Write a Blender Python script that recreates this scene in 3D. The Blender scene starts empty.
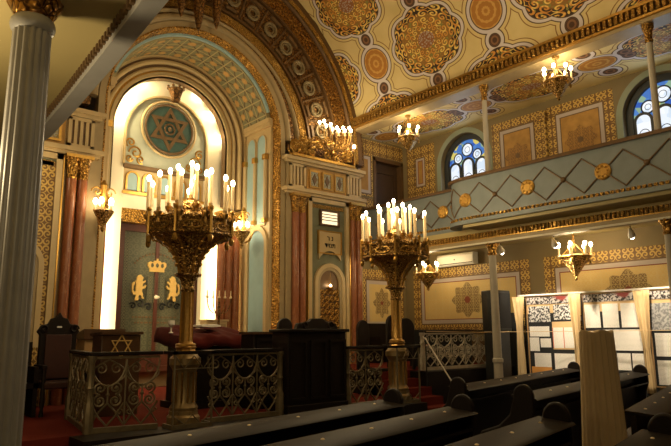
import bpy, bmesh, math, random
from math import sin, cos, pi, radians as RAD, sqrt, atan2
from mathutils import Vector, Matrix
random.seed(7)
SC = bpy.context.scene
COL = SC.collection
EYE = 1.6                      # camera height above the nave floor
XC = 5.83                      # centre line of the nave and the ark
PLAT = 0.45                    # height of the bimah platform
UP = 0.88                      # height of the upper platform at the right

# ------------------------------------------------------------------ objects
def tag(o, label=None, cat=None, group=None, kind=None):
    if label: o['label'] = label
    if cat: o['category'] = cat
    if group: o['group'] = group
    if kind: o['kind'] = kind
    return o

def thing(name, label, cat, loc=(0, 0, 0), rz=0.0, group=None):
    o = bpy.data.objects.new(name, None)
    o.empty_display_size = 0.1
    COL.objects.link(o)
    o.location = loc
    o.rotation_euler = (0, 0, rz)
    return tag(o, label, cat, group)

def copy_thing(root, loc, rz, label, group=None):
    r = root.copy(); COL.objects.link(r)
    r.location = loc; r.rotation_euler = (0, 0, rz)
    r['label'] = label
    if group: r['group'] = group
    for ch in list(root.children):
        c = ch.copy(); COL.objects.link(c); c.parent = r
        for g in list(ch.children):
            d = g.copy(); COL.objects.link(d); d.parent = c
    return r

class MB:
    """collects polygons; build() links them as one mesh object"""
    def __init__(s): s.v = []; s.f = []
    def add(s, vs, fs):
        b = len(s.v)
        s.v.extend([tuple(p) for p in vs]); s.f.extend([tuple(b + i for i in f) for f in fs])
        return s
    def box(s, c, d, rz=0.0):
        hx, hy, hz = d[0] / 2, d[1] / 2, d[2] / 2
        cr, sr = cos(rz), sin(rz)
        vs = []
        for z in (-hz, hz):
            for x, y in ((-hx, -hy), (hx, -hy), (hx, hy), (-hx, hy)):
                vs.append((c[0] + x * cr - y * sr, c[1] + x * sr + y * cr, c[2] + z))
        return s.add(vs, [(3, 2, 1, 0), (4, 5, 6, 7), (0, 1, 5, 4), (1, 2, 6, 5), (2, 3, 7, 6), (3, 0, 4, 7)])
    def bx(s, lo, hi):
        return s.box([(a + b) / 2 for a, b in zip(lo, hi)], [abs(b - a) for a, b in zip(lo, hi)])
    def prism(s, pts, plane, d0, d1):
        n = len(pts)
        if plane == 'xz': m = lambda p, d: (p[0], d, p[1])
        elif plane == 'yz': m = lambda p, d: (d, p[0], p[1])
        else: m = lambda p, d: (p[0], p[1], d)
        vs = [m(p, d0) for p in pts] + [m(p, d1) for p in pts]
        fs = [tuple(range(n)), tuple(range(2 * n - 1, n - 1, -1))]
        fs += [(i, (i + 1) % n, n + (i + 1) % n, n + i) for i in range(n)]
        return s.add(vs, fs)
    def frame(s, outer, inner, plane, d0, d1):
        """ring between two closed outlines with the same number of points"""
        n = len(outer)
        if plane == 'xz': m = lambda p, d: (p[0], d, p[1])
        elif plane == 'yz': m = lambda p, d: (d, p[0], p[1])
        else: m = lambda p, d: (p[0], p[1], d)
        vs = [m(p, d0) for p in outer] + [m(p, d0) for p in inner] + [m(p, d1) for p in outer] + [m(p, d1) for p in inner]
        fs = []
        for i in range(n):
            j = (i + 1) % n
            fs += [(i, j, n + j, n + i), (2 * n + i, 3 * n + i, 3 * n + j, 2 * n + j), (i, 2 * n + i, 2 * n + j, j), (n + i, n + j, 3 * n + j, 3 * n + i)]
        return s.add(vs, fs)
    def cyl(s, p0, p1, r0, r1=None, n=12):
        r1 = r0 if r1 is None else r1
        return s.tube([p0, p1], [r0, r1], n)
    def tube(s, pts, r, n=6, closed=False):
        P = [Vector(p) for p in pts]; k = len(P)
        R = r if isinstance(r, (list, tuple)) else [r] * k
        rings = []
        up = None
        for i in range(k):
            if closed: t = P[(i + 1) % k] - P[i - 1]
            else: t = P[min(i + 1, k - 1)] - P[max(i - 1, 0)]
            if t.length < 1e-9: t = Vector((0, 0, 1))
            t.normalize()
            if up is None:
                a = Vector((0, 0, 1)) if abs(t.z) < 0.9 else Vector((1, 0, 0))
                up = (a - t * a.dot(t)).normalized()
            else:
                up = up - t * up.dot(t)
                if up.length < 1e-6: up = t.orthogonal()
                up.normalize()
            w = t.cross(up)
            rings.append([P[i] + (up * cos(2 * pi * j / n) + w * sin(2 * pi * j / n)) * R[i] for j in range(n)])
        vs = [p for ring in rings for p in ring]
        fs = []
        for i in range(k if closed else k - 1):
            a, b = i * n, ((i + 1) % k) * n
            fs += [(a + j, a + (j + 1) % n, b + (j + 1) % n, b + j) for j in range(n)]
        if not closed:
            fs += [tuple(range(n - 1, -1, -1)), tuple((k - 1) * n + j for j in range(n))]
        return s.add(vs, fs)
    def lathe(s, prof, c=(0, 0, 0), n=24, a0=0.0):
        vs = []
        for r, z in prof:
            for j in range(n):
                a = a0 + 2 * pi * j / n
                vs.append((c[0] + r * cos(a), c[1] + r * sin(a), c[2] + z))
        fs = []
        for i in range(len(prof) - 1):
            for j in range(n):
                fs.append((i * n + j, i * n + (j + 1) % n, (i + 1) * n + (j + 1) % n, (i + 1) * n + j))
        fs += [tuple(range(n - 1, -1, -1)), tuple((len(prof) - 1) * n + j for j in range(n))]
        return s.add(vs, fs)
    def ball(s, c, r, n=10, m=6, sc=(1, 1, 1)):
        vs = [(c[0], c[1], c[2] - r * sc[2])]
        for i in range(1, m):
            a = -pi / 2 + pi * i / m
            for j in range(n):
                b = 2 * pi * j / n
                vs.append((c[0] + r * cos(a) * cos(b) * sc[0], c[1] + r * cos(a) * sin(b) * sc[1], c[2] + r * sin(a) * sc[2]))
        vs.append((c[0], c[1], c[2] + r * sc[2]))
        fs = [(0, 1 + (j + 1) % n, 1 + j) for j in range(n)]
        for i in range(m - 2):
            for j in range(n):
                a, b = 1 + i * n, 1 + (i + 1) * n
                fs.append((a + j, a + (j + 1) % n, b + (j + 1) % n, b + j))
        t = len(vs) - 1; a = 1 + (m - 2) * n
        fs += [(a + j, a + (j + 1) % n, t) for j in range(n)]
        return s.add(vs, fs)
    def torus(s, c, R, r, ax='y', n=24, m=8):
        pts = []
        for i in range(n):
            a = 2 * pi * i / n
            if ax == 'y': pts.append((c[0] + R * cos(a), c[1], c[2] + R * sin(a)))
            elif ax == 'x': pts.append((c[0], c[1] + R * cos(a), c[2] + R * sin(a)))
            else: pts.append((c[0] + R * cos(a), c[1] + R * sin(a), c[2]))
        return s.tube(pts, r, m, True)
    def arcs(s, cx, cz, prof, a0=0.0, a1=180.0, n=48, leg=None):
        """sweep a closed (radius, y) outline round an arch in the xz plane; leg: z the two ends run down to"""
        k = len(prof)
        st = []
        if leg is not None: st.append((a0, leg))
        st += [(a0 + (a1 - a0) * i / n, None) for i in range(n + 1)]
        if leg is not None: st.append((a1, leg))
        vs = []
        for a, z in st:
            ca, sa = cos(RAD(a)), sin(RAD(a))
            for r, y in prof:
                vs.append((cx + r * ca, y, (cz + r * sa) if z is None else z))
        fs = []
        for i in range(len(st) - 1):
            for j in range(k):
                fs.append((i * k + j, i * k + (j + 1) % k, (i + 1) * k + (j + 1) % k, (i + 1) * k + j))
        fs += [tuple(range(k - 1, -1, -1)), tuple((len(st) - 1) * k + j for j in range(k))]
        return s.add(vs, fs)
    def build(s, name, mat, parent=None, smooth=35, bevel=0.0):
        me = bpy.data.meshes.new(name)
        me.from_pydata(s.v, [], s.f)
        bm = bmesh.new(); bm.from_mesh(me)
        bmesh.ops.recalc_face_normals(bm, faces=bm.faces)
        bm.to_mesh(me); bm.free()
        if smooth:
            me.shade_smooth(); me.set_sharp_from_angle(angle=RAD(smooth))
        me.materials.append(mat)
        o = bpy.data.objects.new(name, me); COL.objects.link(o)
        if parent is not None: o.parent = parent
        if bevel:
            b = o.modifiers.new('bevel', 'BEVEL'); b.width = bevel; b.segments = 2; b.limit_method = 'ANGLE'
        return o

def struct(name, mb, mat, parent=None, smooth=35):
    o = mb.build(name, mat, parent, smooth)
    if parent is None: o['kind'] = 'structure'
    return o

def rr(r0, r1, y0, y1): return [(r0, y0), (r1, y0), (r1, y1), (r0, y1)]

def arch_pts(cx, half, z0, zs, n=12):
    """outline of an arch-topped opening"""
    p = [(cx - half, z0), (cx + half, z0)]
    for i in range(n + 1):
        a = pi * i / n
        p.append((cx + half * cos(a), zs + half * sin(a)))
    return p

def rect(x0, z0, x1, z1): return [(x0, z0), (x1, z0), (x1, z1), (x0, z1)]

def ring_pts(cx, cz, r, n=24, a0=0.0): return [(cx + r * cos(a0 + 2 * pi * i / n), cz + r * sin(a0 + 2 * pi * i / n)) for i in range(n)]

def spiral(c, r, turns, a0, sgn, plane, n=14, r_in=0.18):
    out = []
    for i in range(n + 1):
        t = i / n
        rad = r * (1 - (1 - r_in) * t)
        a = a0 + sgn * 2 * pi * turns * t
        u, w = rad * cos(a), rad * sin(a)
        out.append((c[0] + u, c[1], c[2] + w) if plane == 'xz' else (c[0], c[1] + u, c[2] + w))
    return out

# ------------------------------------------------------------------ materials
class Ex:
    def __init__(s, g, k): s.g = g; s.k = k
    def _b(s, o, op, rev=False): return s.g.m(op, o, s) if rev else s.g.m(op, s, o)
    def __add__(s, o): return s._b(o, 'ADD')
    __radd__ = __add__
    def __sub__(s, o): return s._b(o, 'SUBTRACT')
    def __rsub__(s, o): return s._b(o, 'SUBTRACT', True)
    def __mul__(s, o): return s._b(o, 'MULTIPLY')
    __rmul__ = __mul__
    def __truediv__(s, o): return s._b(o, 'DIVIDE')
    def __lt__(s, o): return s._b(o, 'LESS_THAN')
    def __gt__(s, o): return s._b(o, 'GREATER_THAN')

class Gr:
    def __init__(s, name):
        s.mat = bpy.data.materials.new(name); s.mat.use_nodes = True
        s.t = s.mat.node_tree; s.t.nodes.clear()
        s.out = s.t.nodes.new('ShaderNodeOutputMaterial')
    def node(s, ty, **kw):
        n = s.t.nodes.new(ty)
        for k, v in kw.items(): setattr(n, k, v)
        return n
    def put(s, sock, v):
        if isinstance(v, Ex): s.t.links.new(v.k, sock)
        elif isinstance(v, (tuple, list)): sock.default_value = tuple(v) + ((1,) if len(v) == 3 and len(sock.default_value) == 4 else ())
        else: sock.default_value = v
    def m(s, op, a, b=None, c=None):
        n = s.node('ShaderNodeMath', operation=op)
        s.put(n.inputs[0], a)
        if b is not None: s.put(n.inputs[1], b)
        if c is not None: s.put(n.inputs[2], c)
        return Ex(s, n.outputs[0])
    def abs(s, a): return s.m('ABSOLUTE', a)
    def min(s, a, b): return s.m('MINIMUM', a, b)
    def max(s, a, b): return s.m('MAXIMUM', a, b)
    def fract(s, a): return s.m('FRACT', a)
    def ping(s, a, k): return s.m('PINGPONG', a, k)
    def sin(s, a): return s.m('SINE', a)
    def cos(s, a): return s.m('COSINE', a)
    def atan2(s, a, b): return s.m('ARCTAN2', a, b)
    def length(s, a, b): return s.m('SQRT', a * a + b * b)
    def step(s, a, lo, hi):
        n = s.node('ShaderNodeMapRange', interpolation_type='SMOOTHSTEP')
        s.put(n.inputs[0], a); n.inputs[1].default_value = lo; n.inputs[2].default_value = hi
        return Ex(s, n.outputs[0])
    def xyz(s, kind='Object'):
        n = s.node('ShaderNodeTexCoord'); q = s.node('ShaderNodeSeparateXYZ')
        s.t.links.new(n.outputs[kind], q.inputs[0])
        s.vec = Ex(s, n.outputs[kind])
        return [Ex(s, q.outputs[i]) for i in range(3)]
    def vecof(s, x, y, z=0.0):
        n = s.node('ShaderNodeCombineXYZ')
        s.put(n.inputs[0], x); s.put(n.inputs[1], y); s.put(n.inputs[2], z)
        return Ex(s, n.outputs[0])
    def noise(s, vec, scale, detail=3, out=0):
        n = s.node('ShaderNodeTexNoise'); s.put(n.inputs['Vector'], vec)
        n.inputs['Scale'].default_value = scale; n.inputs['Detail'].default_value = detail
        return Ex(s, n.outputs[out])
    def voro(s, vec, scale, feature='F1', out='Distance'):
        n = s.node('ShaderNodeTexVoronoi', feature=feature); s.put(n.inputs['Vector'], vec)
        n.inputs['Scale'].default_value = scale
        return Ex(s, n.outputs[out])
    def mix(s, f, a, b):
        n = s.node('ShaderNodeMix', data_type='RGBA')
        s.put(n.inputs[0], f); s.put(n.inputs[6], a); s.put(n.inputs[7], b)
        return Ex(s, n.outputs[2])
    def scroll(s, u, v, c, k=3.2):
        """mirrored spiral scrollwork in square cells of c metres: 1 on the line"""
        x = s.ping(u, c) - c * 0.52; y = s.ping(v, c) - c * 0.48
        r = s.length(x, y); a = s.atan2(y, x)
        f = s.abs(s.fract(r * (k / c) + a * (1 / (2 * pi))) - 0.5)
        line = s.step(f, 0.27, 0.2)
        return line * s.step(r, c * 0.56, c * 0.5)
    def bsdf(s, col, rough=0.6, metal=0.0, bump=None, bump_s=0.3, dist=0.01, spec=0.4, sheen=0.0, emit=None, emit_s=0.0):
        n = s.node('ShaderNodeBsdfPrincipled')
        s.put(n.inputs['Base Color'], col); s.put(n.inputs['Roughness'], rough); s.put(n.inputs['Metallic'], metal)
        n.inputs['Specular IOR Level'].default_value = spec
        if sheen: n.inputs['Sheen Weight'].default_value = sheen
        if bump is not None:
            b = s.node('ShaderNodeBump'); b.inputs['Strength'].default_value = bump_s; b.inputs['Distance'].default_value = dist
            s.put(b.inputs['Height'], bump); s.t.links.new(b.outputs[0], n.inputs['Normal'])
        if emit is not None:
            s.put(n.inputs['Emission Color'], emit); s.put(n.inputs['Emission Strength'], emit_s)
        s.t.links.new(n.outputs[0], s.out.inputs[0])
        return s.mat

def m_plain(name, col, rough=0.6, metal=0.0, var=0.12, scale=6.0, spec=0.4, bump=0.0, sheen=0.0):
    g = Gr(name); x, y, z = g.xyz()
    n = g.noise(g.vec, scale, 4)
    dark = tuple(c * (1 - var * 2) for c in col); lite = tuple(min(1, c * (1 + var)) for c in col)
    return g.bsdf(g.mix(n, dark, lite), rough, metal, n if bump else None, bump, 0.01, spec, sheen)

def m_emboss(name, col, dark, scale=18.0, rough=0.35, metal=0.85, bs=0.9, dist=0.02):
    g = Gr(name); g.xyz()
    w = g.noise(g.vec, scale * 0.6, 2, 1)
    nv = g.node('ShaderNodeVectorMath', operation='MULTIPLY_ADD')
    g.put(nv.inputs[0], w); nv.inputs[1].default_value = (0.06,) * 3; g.put(nv.inputs[2], g.vec)
    v = Ex(g, nv.outputs[0])
    d = g.voro(v, scale)
    e = g.voro(v, scale, 'DISTANCE_TO_EDGE')
    f = g.step(e, 0.02, 0.13)
    return g.bsdf(g.mix(f, dark, col), rough, metal, g.step(d, 0.75, 0.1), bs, dist, 0.5)

def m_filigree(name, ground, line, c=0.16, axes='yz', rough=0.55, k=2.4):
    g = Gr(name); p = dict(zip('xyz', g.xyz()))
    u, v = p[axes[0]], p[axes[1]]
    sc = g.scroll(u, v, c, k)
    n = g.noise(g.vec, 3.0, 3)
    gr = g.mix(n, tuple(q * 0.75 for q in ground), ground)
    return g.bsdf(g.mix(sc, gr, line), rough, 0.0)

def m_emit(name, col, s):
    g = Gr(name); n = g.node('ShaderNodeEmission')
    n.inputs[0].default_value = tuple(col) + (1,); n.inputs[1].default_value = s
    g.t.links.new(n.outputs[0], g.out.inputs[0])
    return g.mat

def m_vault(name, kind='vault'):
    g = Gr(name); x, y, z = g.xyz()
    if kind == 'vault':
        dx = x - XC; dz = z - 5.9
        U = y - 8.49; V = g.atan2(dz, dx) * 4.62 - 2.3
        PX, PY = 3.25, 3.1
        sy = 1.25
    else:
        U = y - 9.63; V = x - 11.2
        PX, PY = 2.9, 2.3
        sy = 1.5
    hx, hy = PX / 2, PY / 2
    a = g.ping(U, hx); b = g.ping(V, hy)              # quarter cell
    a2 = hx - a; b2 = hy - b
    def big(p, q):
        q = q * sy
        r = g.length(p, q); t = g.atan2(q, p)
        lob = g.abs(g.cos(t * 4.0)) * 0.10
        return r - (lob + (0.84 if kind == 'vault' else 0.86)), r, t
    d1, r1, t1 = big(a, b)
    if kind == 'vault':
        d2, r2, t2 = big(a2, b2)
        dbig = g.min(d1, d2); rb = g.min(r1, r2)
        e1 = g.length(a2, b); e2 = g.length(a, b2); rd = g.min(e1, e2)
        ddisc = rd - 0.36
        s1 = g.length(a, b - 0.93); s2 = g.length(a2, b - 0.62); rs = g.min(s1, s2)
    else:
        dbig = d1; rb = r1
        rd = g.length(a2, b * 1.3); ddisc = rd - 0.36
        rs = g.min(g.length(a2, b - 0.55), g.length(a2 - 0.6, b - 0.1))
    dsm = rs - 0.12
    d = g.min(g.min(dbig, ddisc), dsm)
    n = g.noise(g.vec, 2.2, 4)
    ground = g.mix(n, (0.60, 0.46, 0.19), (0.80, 0.66, 0.34))
    # pale ground lines
    l2 = g.step(g.abs(d - 0.2), 0.016, 0.006)
    col = g.mix(l2, ground, (0.25, 0.12, 0.035))
    band = g.step(d, 0.112, 0.10)
    col = g.mix(band, col, (0.66, 0.60, 0.61))
    ol = g.max(g.step(g.abs(d - 0.108), 0.016, 0.009), g.step(g.abs(d - 0.012), 0.016, 0.009))
    col = g.mix(ol, col, (0.10, 0.055, 0.03))
    # inside the big medallion: dark field, gold and green scrolls, orange heart
    tt = g.m('ADD', t1, 0.0) if kind != 'vault' else t1 + (t2 - t1) * (d2 < d1)
    sc = g.scroll(tt * (0.17 * 8 / pi) + 0.02, rb + 0.06, 0.17, 2.6)
    wob = g.noise(g.vec, 7.0, 2)
    vor = g.voro(g.vec, 9.0)
    inb = g.step(dbig, 0.008, -0.004)
    field = g.mix(g.step(rb, 0.66, 0.74), (0.30, 0.15, 0.035), (0.05, 0.03, 0.02))
    field = g.mix(g.step(vor, 0.36, 0.28), field, (0.24, 0.22, 0.06))
    field = g.mix(sc, field, g.mix(g.step(wob, 0.45, 0.55), (0.85, 0.62, 0.17), (0.66, 0.30, 0.06)))
    heart = g.step(rb, 0.24, 0.22)
    dots = g.step(g.voro(g.vec, 22.0), 0.5, 0.35)
    field = g.mix(heart, field, g.mix(dots, (0.30, 0.12, 0.045), (0.42, 0.34, 0.30)))
    col = g.mix(inb, col, field)
    # orange discs
    ind = g.step(ddisc, 0.006, -0.004)
    if kind == 'vault': pa = g.min(g.atan2(b, a2), 10.0)
    else: pa = g.atan2(b, a2)
    pet = g.step(g.abs(g.cos(pa * 6.0)) * 0.12 + g.abs(g.fract(rd * 7.0) - 0.5), 0.3, 0.2)
    col = g.mix(ind, col, g.mix(pet, (0.43, 0.19, 0.04), (0.60, 0.34, 0.09)))
    ins = g.step(dsm, 0.006, -0.004)
    ringm = g.step(g.abs(rs - 0.075), 0.025, 0.015)
    col = g.mix(ins, col, g.mix(ringm, (0.09, 0.045, 0.025), (0.24, 0.12, 0.06)))
    return g.bsdf(col, 0.65, 0.0, None, spec=0.25)

def m_coffer(name):
    g = Gr(name); x, y, z = g.xyz()
    u = g.atan2(z - 5.95, x - XC) * 1.9; v = y - 11.5
    c = 0.36
    a = g.abs(g.fract(u / c) - 0.5); b = g.abs(g.fract(v / c) - 0.5)
    edge = g.step(g.max(a, b), 0.455, 0.48)
    diag = g.step(g.abs(a - b), 0.09, 0.03)
    n = g.noise(g.vec, 14.0, 3)
    flo = g.step(g.length(a, b) + n * 0.3, 0.44, 0.30)
    col = g.mix(n, (0.11, 0.11, 0.055), (0.30, 0.29, 0.17))
    col = g.mix(diag, col, (0.10, 0.06, 0.03))
    col = g.mix(flo, col, g.mix(n, (0.42, 0.19, 0.05), (0.66, 0.45, 0.16)))
    col = g.mix(edge, col, (0.44, 0.36, 0.18))
    return g.bsdf(col, 0.55, 0.0, flo, 0.4, 0.02)

def m_marble(name):
    g = Gr(name); x, y, z = g.xyz()
    n = g.noise(g.vecof(x * 3.0, y * 3.0, z * 1.2), 3.5, 8)
    v = g.step(g.abs(g.sin(n * 16.0)), 0.25, 0.0)
    col = g.mix(n, (0.17, 0.046, 0.016), (0.38, 0.135, 0.05))
    return g.bsdf(g.mix(v, col, (0.42, 0.19, 0.09)), 0.3, 0.0, spec=0.4)

def m_glass(name, cols, strength=1.1, scale=6.0):
    """lit coloured glass: cells of the given colours"""
    g = Gr(name); x, y, z = g.xyz()
    vo = g.voro(g.vec, scale, 'F1', 'Color')
    q = g.node('ShaderNodeSeparateXYZ'); g.put(q.inputs[0], vo); r = Ex(g, q.outputs[0])
    col = cols[0]
    for k, c in enumerate(cols[1:]):
        t = (k + 1) / len(cols); col = g.mix(g.step(r, t - 0.01, t + 0.01), col, c)
    n = g.node('ShaderNodeEmission'); g.put(n.inputs[0], col); n.inputs[1].default_value = strength
    g.t.links.new(n.outputs[0], g.out.inputs[0])
    return g.mat

def m_paper(name, tone=(0.78, 0.74, 0.66), lines=True, axis='z'):
    g = Gr(name); x, y, z = g.xyz()
    col = tone
    if lines:
        n = g.noise(g.vecof(y * 30.0, g.m('FLOOR', z / 0.022)), 3.0, 2)
        l = g.step(g.abs(g.fract(z / 0.022) - 0.5), 0.24, 0.16) * g.step(n, 0.42, 0.5)
        col = g.mix(l * 0.55, tone, (0.15, 0.14, 0.13))
    return g.bsdf(col, 0.7)

def m_photo(name, dark=(0.03, 0.03, 0.03), lite=(0.62, 0.60, 0.57), scale=9.0, tint=None):
    g = Gr(name); g.xyz()
    n = g.noise(g.vec, scale, 6)
    col = g.mix(g.step(n, 0.42, 0.58), dark, lite)
    if tint: col = g.mix(g.step(g.noise(g.vec, 2.0, 1), 0.52, 0.6), col, tint)
    return g.bsdf(col, 0.35)

def m_wood(name, a, b, rough=0.28, scale=5.0, spec=0.5):
    g = Gr(name); x, y, z = g.xyz()
    n = g.noise(g.vecof(x * 1.5, y * 12.0, z * 12.0), scale, 4)
    return g.bsdf(g.mix(n, a, b), rough, 0.0, n, 0.08, 0.005, spec)

def m_carpet(name):
    g = Gr(name); g.xyz()
    n = g.noise(g.vec, 60.0, 3); w = g.noise(g.vec, 1.5, 3)
    return g.bsdf(g.mix(n * 0.5 + w * 0.5, (0.065, 0.008, 0.005), (0.20, 0.030, 0.017)), 0.95, 0.0, n, 0.3, 0.01, 0.1)

def m_cloth(name, a, b, axis='x', k=40.0):
    g = Gr(name); x, y, z = g.xyz()
    n = g.noise(g.vec, 5.0, 3)
    w = g.sin(z * 900.0) * 0.5 + 0.5
    return g.bsdf(g.mix(n, a, b), 0.9, 0.0, w, 0.05, 0.002, 0.1, 0.04)

M = {}
M['vault'] = m_vault('painted_vault')
M['aisle_ceiling'] = m_vault('painted_aisle_ceiling', 'aisle')
M['coffer'] = m_coffer('painted_coffers')
M['gold'] = m_plain('gilt', (0.58, 0.33, 0.075), 0.36, 0.75, 0.2, 20.0)
M['gold_deep'] = m_emboss('gilt_relief', (0.54, 0.29, 0.06), (0.085, 0.038, 0.010), 20.0)
M['gold_fine'] = m_emboss('gilt_fine_relief', (0.66, 0.38, 0.085), (0.13, 0.06, 0.015), 34.0)
M['ring'] = m_plain('dim_stone_rings', (0.27, 0.21, 0.115), 0.45, 0.2, 0.15, 9.0)
M['gilt_dim'] = m_emboss('antique_gilt_relief', (0.40, 0.20, 0.045), (0.07, 0.03, 0.010), 16.0)
M['edge'] = m_plain('grey_beam_paint_lit', (0.46, 0.45, 0.44), 0.5, 0.0, 0.1, 5.0)  # column grey lightened: light from the nave is put into this beam's colour
M['pedestal'] = m_plain('dull_bronze', (0.30, 0.21, 0.095), 0.42, 0.6, 0.25, 12.0)
M['bronze'] = m_emboss('bronze_relief', (0.24, 0.12, 0.035), (0.05, 0.024, 0.010), 12.0, 0.42, 0.6)
M['brass'] = m_plain('old_brass', (0.50, 0.29, 0.085), 0.34, 0.9, 0.25, 26.0)
M['brass_open'] = m_emboss('pierced_brass', (0.60, 0.36, 0.11), (0.06, 0.03, 0.012), 26.0, 0.36, 0.9, 1.0)
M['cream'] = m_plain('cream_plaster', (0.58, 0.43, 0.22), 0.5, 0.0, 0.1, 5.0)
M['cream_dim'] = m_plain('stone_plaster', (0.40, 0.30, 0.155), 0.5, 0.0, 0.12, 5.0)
M['white_plaster'] = m_plain('white_plaster', (0.86, 0.78, 0.60), 0.5, 0.0, 0.05, 5.0)
M['brown'] = m_plain('brown_moulding', (0.14, 0.075, 0.03), 0.4, 0.2, 0.2, 9.0)
M['marble'] = m_marble('red_marble')
M['blue'] = m_plain('blue_plaster', (0.34, 0.50, 0.54), 0.6, 0.0, 0.1, 5.0)
M['pale_blue'] = m_plain('pale_blue_plaster', (0.50, 0.53, 0.43), 0.6, 0.0, 0.1, 5.0)
M['green_grey'] = m_plain('green_grey_plaster', (0.17, 0.17, 0.10), 0.6, 0.0, 0.15, 6.0)
M['gallery'] = m_plain('blue_grey_gallery_paint', (0.205, 0.235, 0.235), 0.5, 0.0, 0.14, 4.0)
M['gallery_under'] = m_plain('tan_soffit_paint', (0.50, 0.40, 0.18), 0.6, 0.0, 0.1, 1.2)
M['column_grey'] = m_plain('grey_column_paint', (0.33, 0.32, 0.31), 0.42, 0.1, 0.12, 7.0)
M['pole'] = m_plain('pale_column_paint', (0.46, 0.41, 0.33), 0.42, 0.0, 0.1, 7.0)
M['wall'] = m_plain('olive_wall_paint', (0.22, 0.165, 0.08), 0.65, 0.0, 0.12, 2.0)
M['wall_teal'] = m_plain('teal_wall_paint', (0.27, 0.31, 0.24), 0.65, 0.0, 0.12, 2.0)
M['field'] = m_filigree('ochre_stencil', (0.72, 0.54, 0.24), (0.64, 0.45, 0.17), 0.11, 'yz', 0.65)
M['field_x'] = m_filigree('ochre_stencil_front', (0.72, 0.54, 0.24), (0.64, 0.45, 0.17), 0.11, 'xz', 0.65)
M['ochre'] = m_plain('orange_ochre_paint', (0.46, 0.25, 0.06), 0.6, 0.0, 0.25, 6.0)
M['fil'] = m_filigree('gilt_filigree_paint', (0.20, 0.105, 0.035), (0.60, 0.39, 0.10), 0.13, 'yz', 0.55, 2.1)
M['fil_x'] = m_filigree('gilt_filigree_paint_front', (0.20, 0.105, 0.035), (0.60, 0.39, 0.10), 0.13, 'xz', 0.55, 2.1)
M['lavender'] = m_plain('lavender_grey_line', (0.47, 0.40, 0.37), 0.6, 0.0, 0.05, 4.0)
M['rosette'] = m_filigree('rosette_paint', (0.50, 0.36, 0.15), (0.17, 0.10, 0.04), 0.09, 'yz')
M['rosette_x'] = m_filigree('rosette_paint_front', (0.50, 0.36, 0.15), (0.17, 0.10, 0.04), 0.09, 'xz')
M['rosette_dark'] = m_filigree('dark_rosette_paint', (0.40, 0.21, 0.05), (0.20, 0.10, 0.03), 0.09, 'yz')
M['red_paint'] = m_plain('red_heart_paint', (0.24, 0.06, 0.03), 0.6)
M['floor'] = m_plain('dark_stone_floor', (0.055, 0.045, 0.038), 0.4, 0.0, 0.3, 2.0)
M['carpet'] = m_carpet('red_carpet')
M['wood'] = m_wood('dark_polished_wood', (0.006, 0.004, 0.003), (0.016, 0.009, 0.006), 0.5, 5.0, 0.2)
M['ledge'] = m_wood('worn_ledge_wood', (0.014, 0.011, 0.009), (0.034, 0.026, 0.020), 0.5, 5.0, 0.08)
M['wood_brown'] = m_wood('brown_wood', (0.045, 0.020, 0.009), (0.10, 0.048, 0.02), 0.35)
M['wood_red'] = m_wood('mahogany', (0.055, 0.014, 0.008), (0.11, 0.028, 0.014), 0.35)
M['wood_tan'] = m_wood('tan_wood', (0.28, 0.16, 0.06), (0.40, 0.24, 0.10), 0.5)
M['iron'] = m_plain('bronze_painted_iron', (0.215, 0.17, 0.10), 0.42, 0.5, 0.25, 14.0)
M['oxblood'] = m_plain('dark_oxblood_leather', (0.045, 0.014, 0.009), 0.5)
M['iron_lightened'] = m_plain('iron_lightened_for_shade', (0.46, 0.40, 0.30), 0.45, 0.2, 0.2, 14.0)  # railing iron lightened in the colour to offset shade on the raised rail
M['black'] = m_plain('black_cloth', (0.012, 0.012, 0.012), 0.8, 0.0, 0.2, 8.0)
M['black_gloss'] = m_plain('black_plastic', (0.02, 0.02, 0.02), 0.4, 0.0, 0.2, 8.0)
M['velvet'] = m_cloth('red_velvet', (0.035, 0.004, 0.003), (0.11, 0.014, 0.010))
M['drape'] = m_cloth('beige_drape', (0.50, 0.36, 0.18), (0.62, 0.46, 0.25))
M['drape_dim'] = m_cloth('beige_ark_curtain', (0.50, 0.38, 0.22), (0.62, 0.48, 0.30))
M['paper'] = m_paper('printed_paper')
M['paper_plain'] = m_paper('plain_paper', (0.80, 0.76, 0.68), False)
M['paper_red'] = m_plain('red_card', (0.60, 0.16, 0.10), 0.7)
M['paper_tan'] = m_plain('tan_card', (0.62, 0.42, 0.20), 0.7)
M['paper_orange'] = m_plain('orange_card', (0.62, 0.28, 0.06), 0.7)
M['photo'] = m_photo('grey_photo_print', scale=24.0)
M['photo_pale'] = m_photo('pale_document_print', (0.20, 0.20, 0.20), (0.42, 0.41, 0.39), 22.0)
M['photo_strip'] = m_photo('banner_photo_print', (0.02, 0.015, 0.015), (0.5, 0.46, 0.42), 26.0, (0.28, 0.05, 0.04))
M['white'] = m_plain('white_plastic', (0.72, 0.68, 0.60), 0.4, 0.0, 0.03, 3.0)
M['plate'] = m_plain('enamel_number_plate', (0.90, 0.74, 0.46), 0.3, 0.0, 0.05, 3.0)
def m_candle():
    g = Gr('milky_candle_tube'); g.bsdf((0.85, 0.76, 0.56), 0.45)
    p = g.t.nodes['Principled BSDF']; tr = g.node('ShaderNodeBsdfTranslucent'); tr.inputs[0].default_value = (0.95, 0.84, 0.62, 1)
    mx = g.node('ShaderNodeMixShader'); mx.inputs[0].default_value = 0.55
    g.t.links.new(p.outputs[0], mx.inputs[1]); g.t.links.new(tr.outputs[0], mx.inputs[2]); g.t.links.new(mx.outputs[0], g.out.inputs[0])
    return g.mat
M['candle'] = m_candle()
M['bulb'] = m_emit('glowing_bulb', (1.0, 0.78, 0.46), 22.0)
M['bulb_cool'] = m_emit('glowing_spot_lamp', (1.0, 0.92, 0.80), 12.0)
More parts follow.
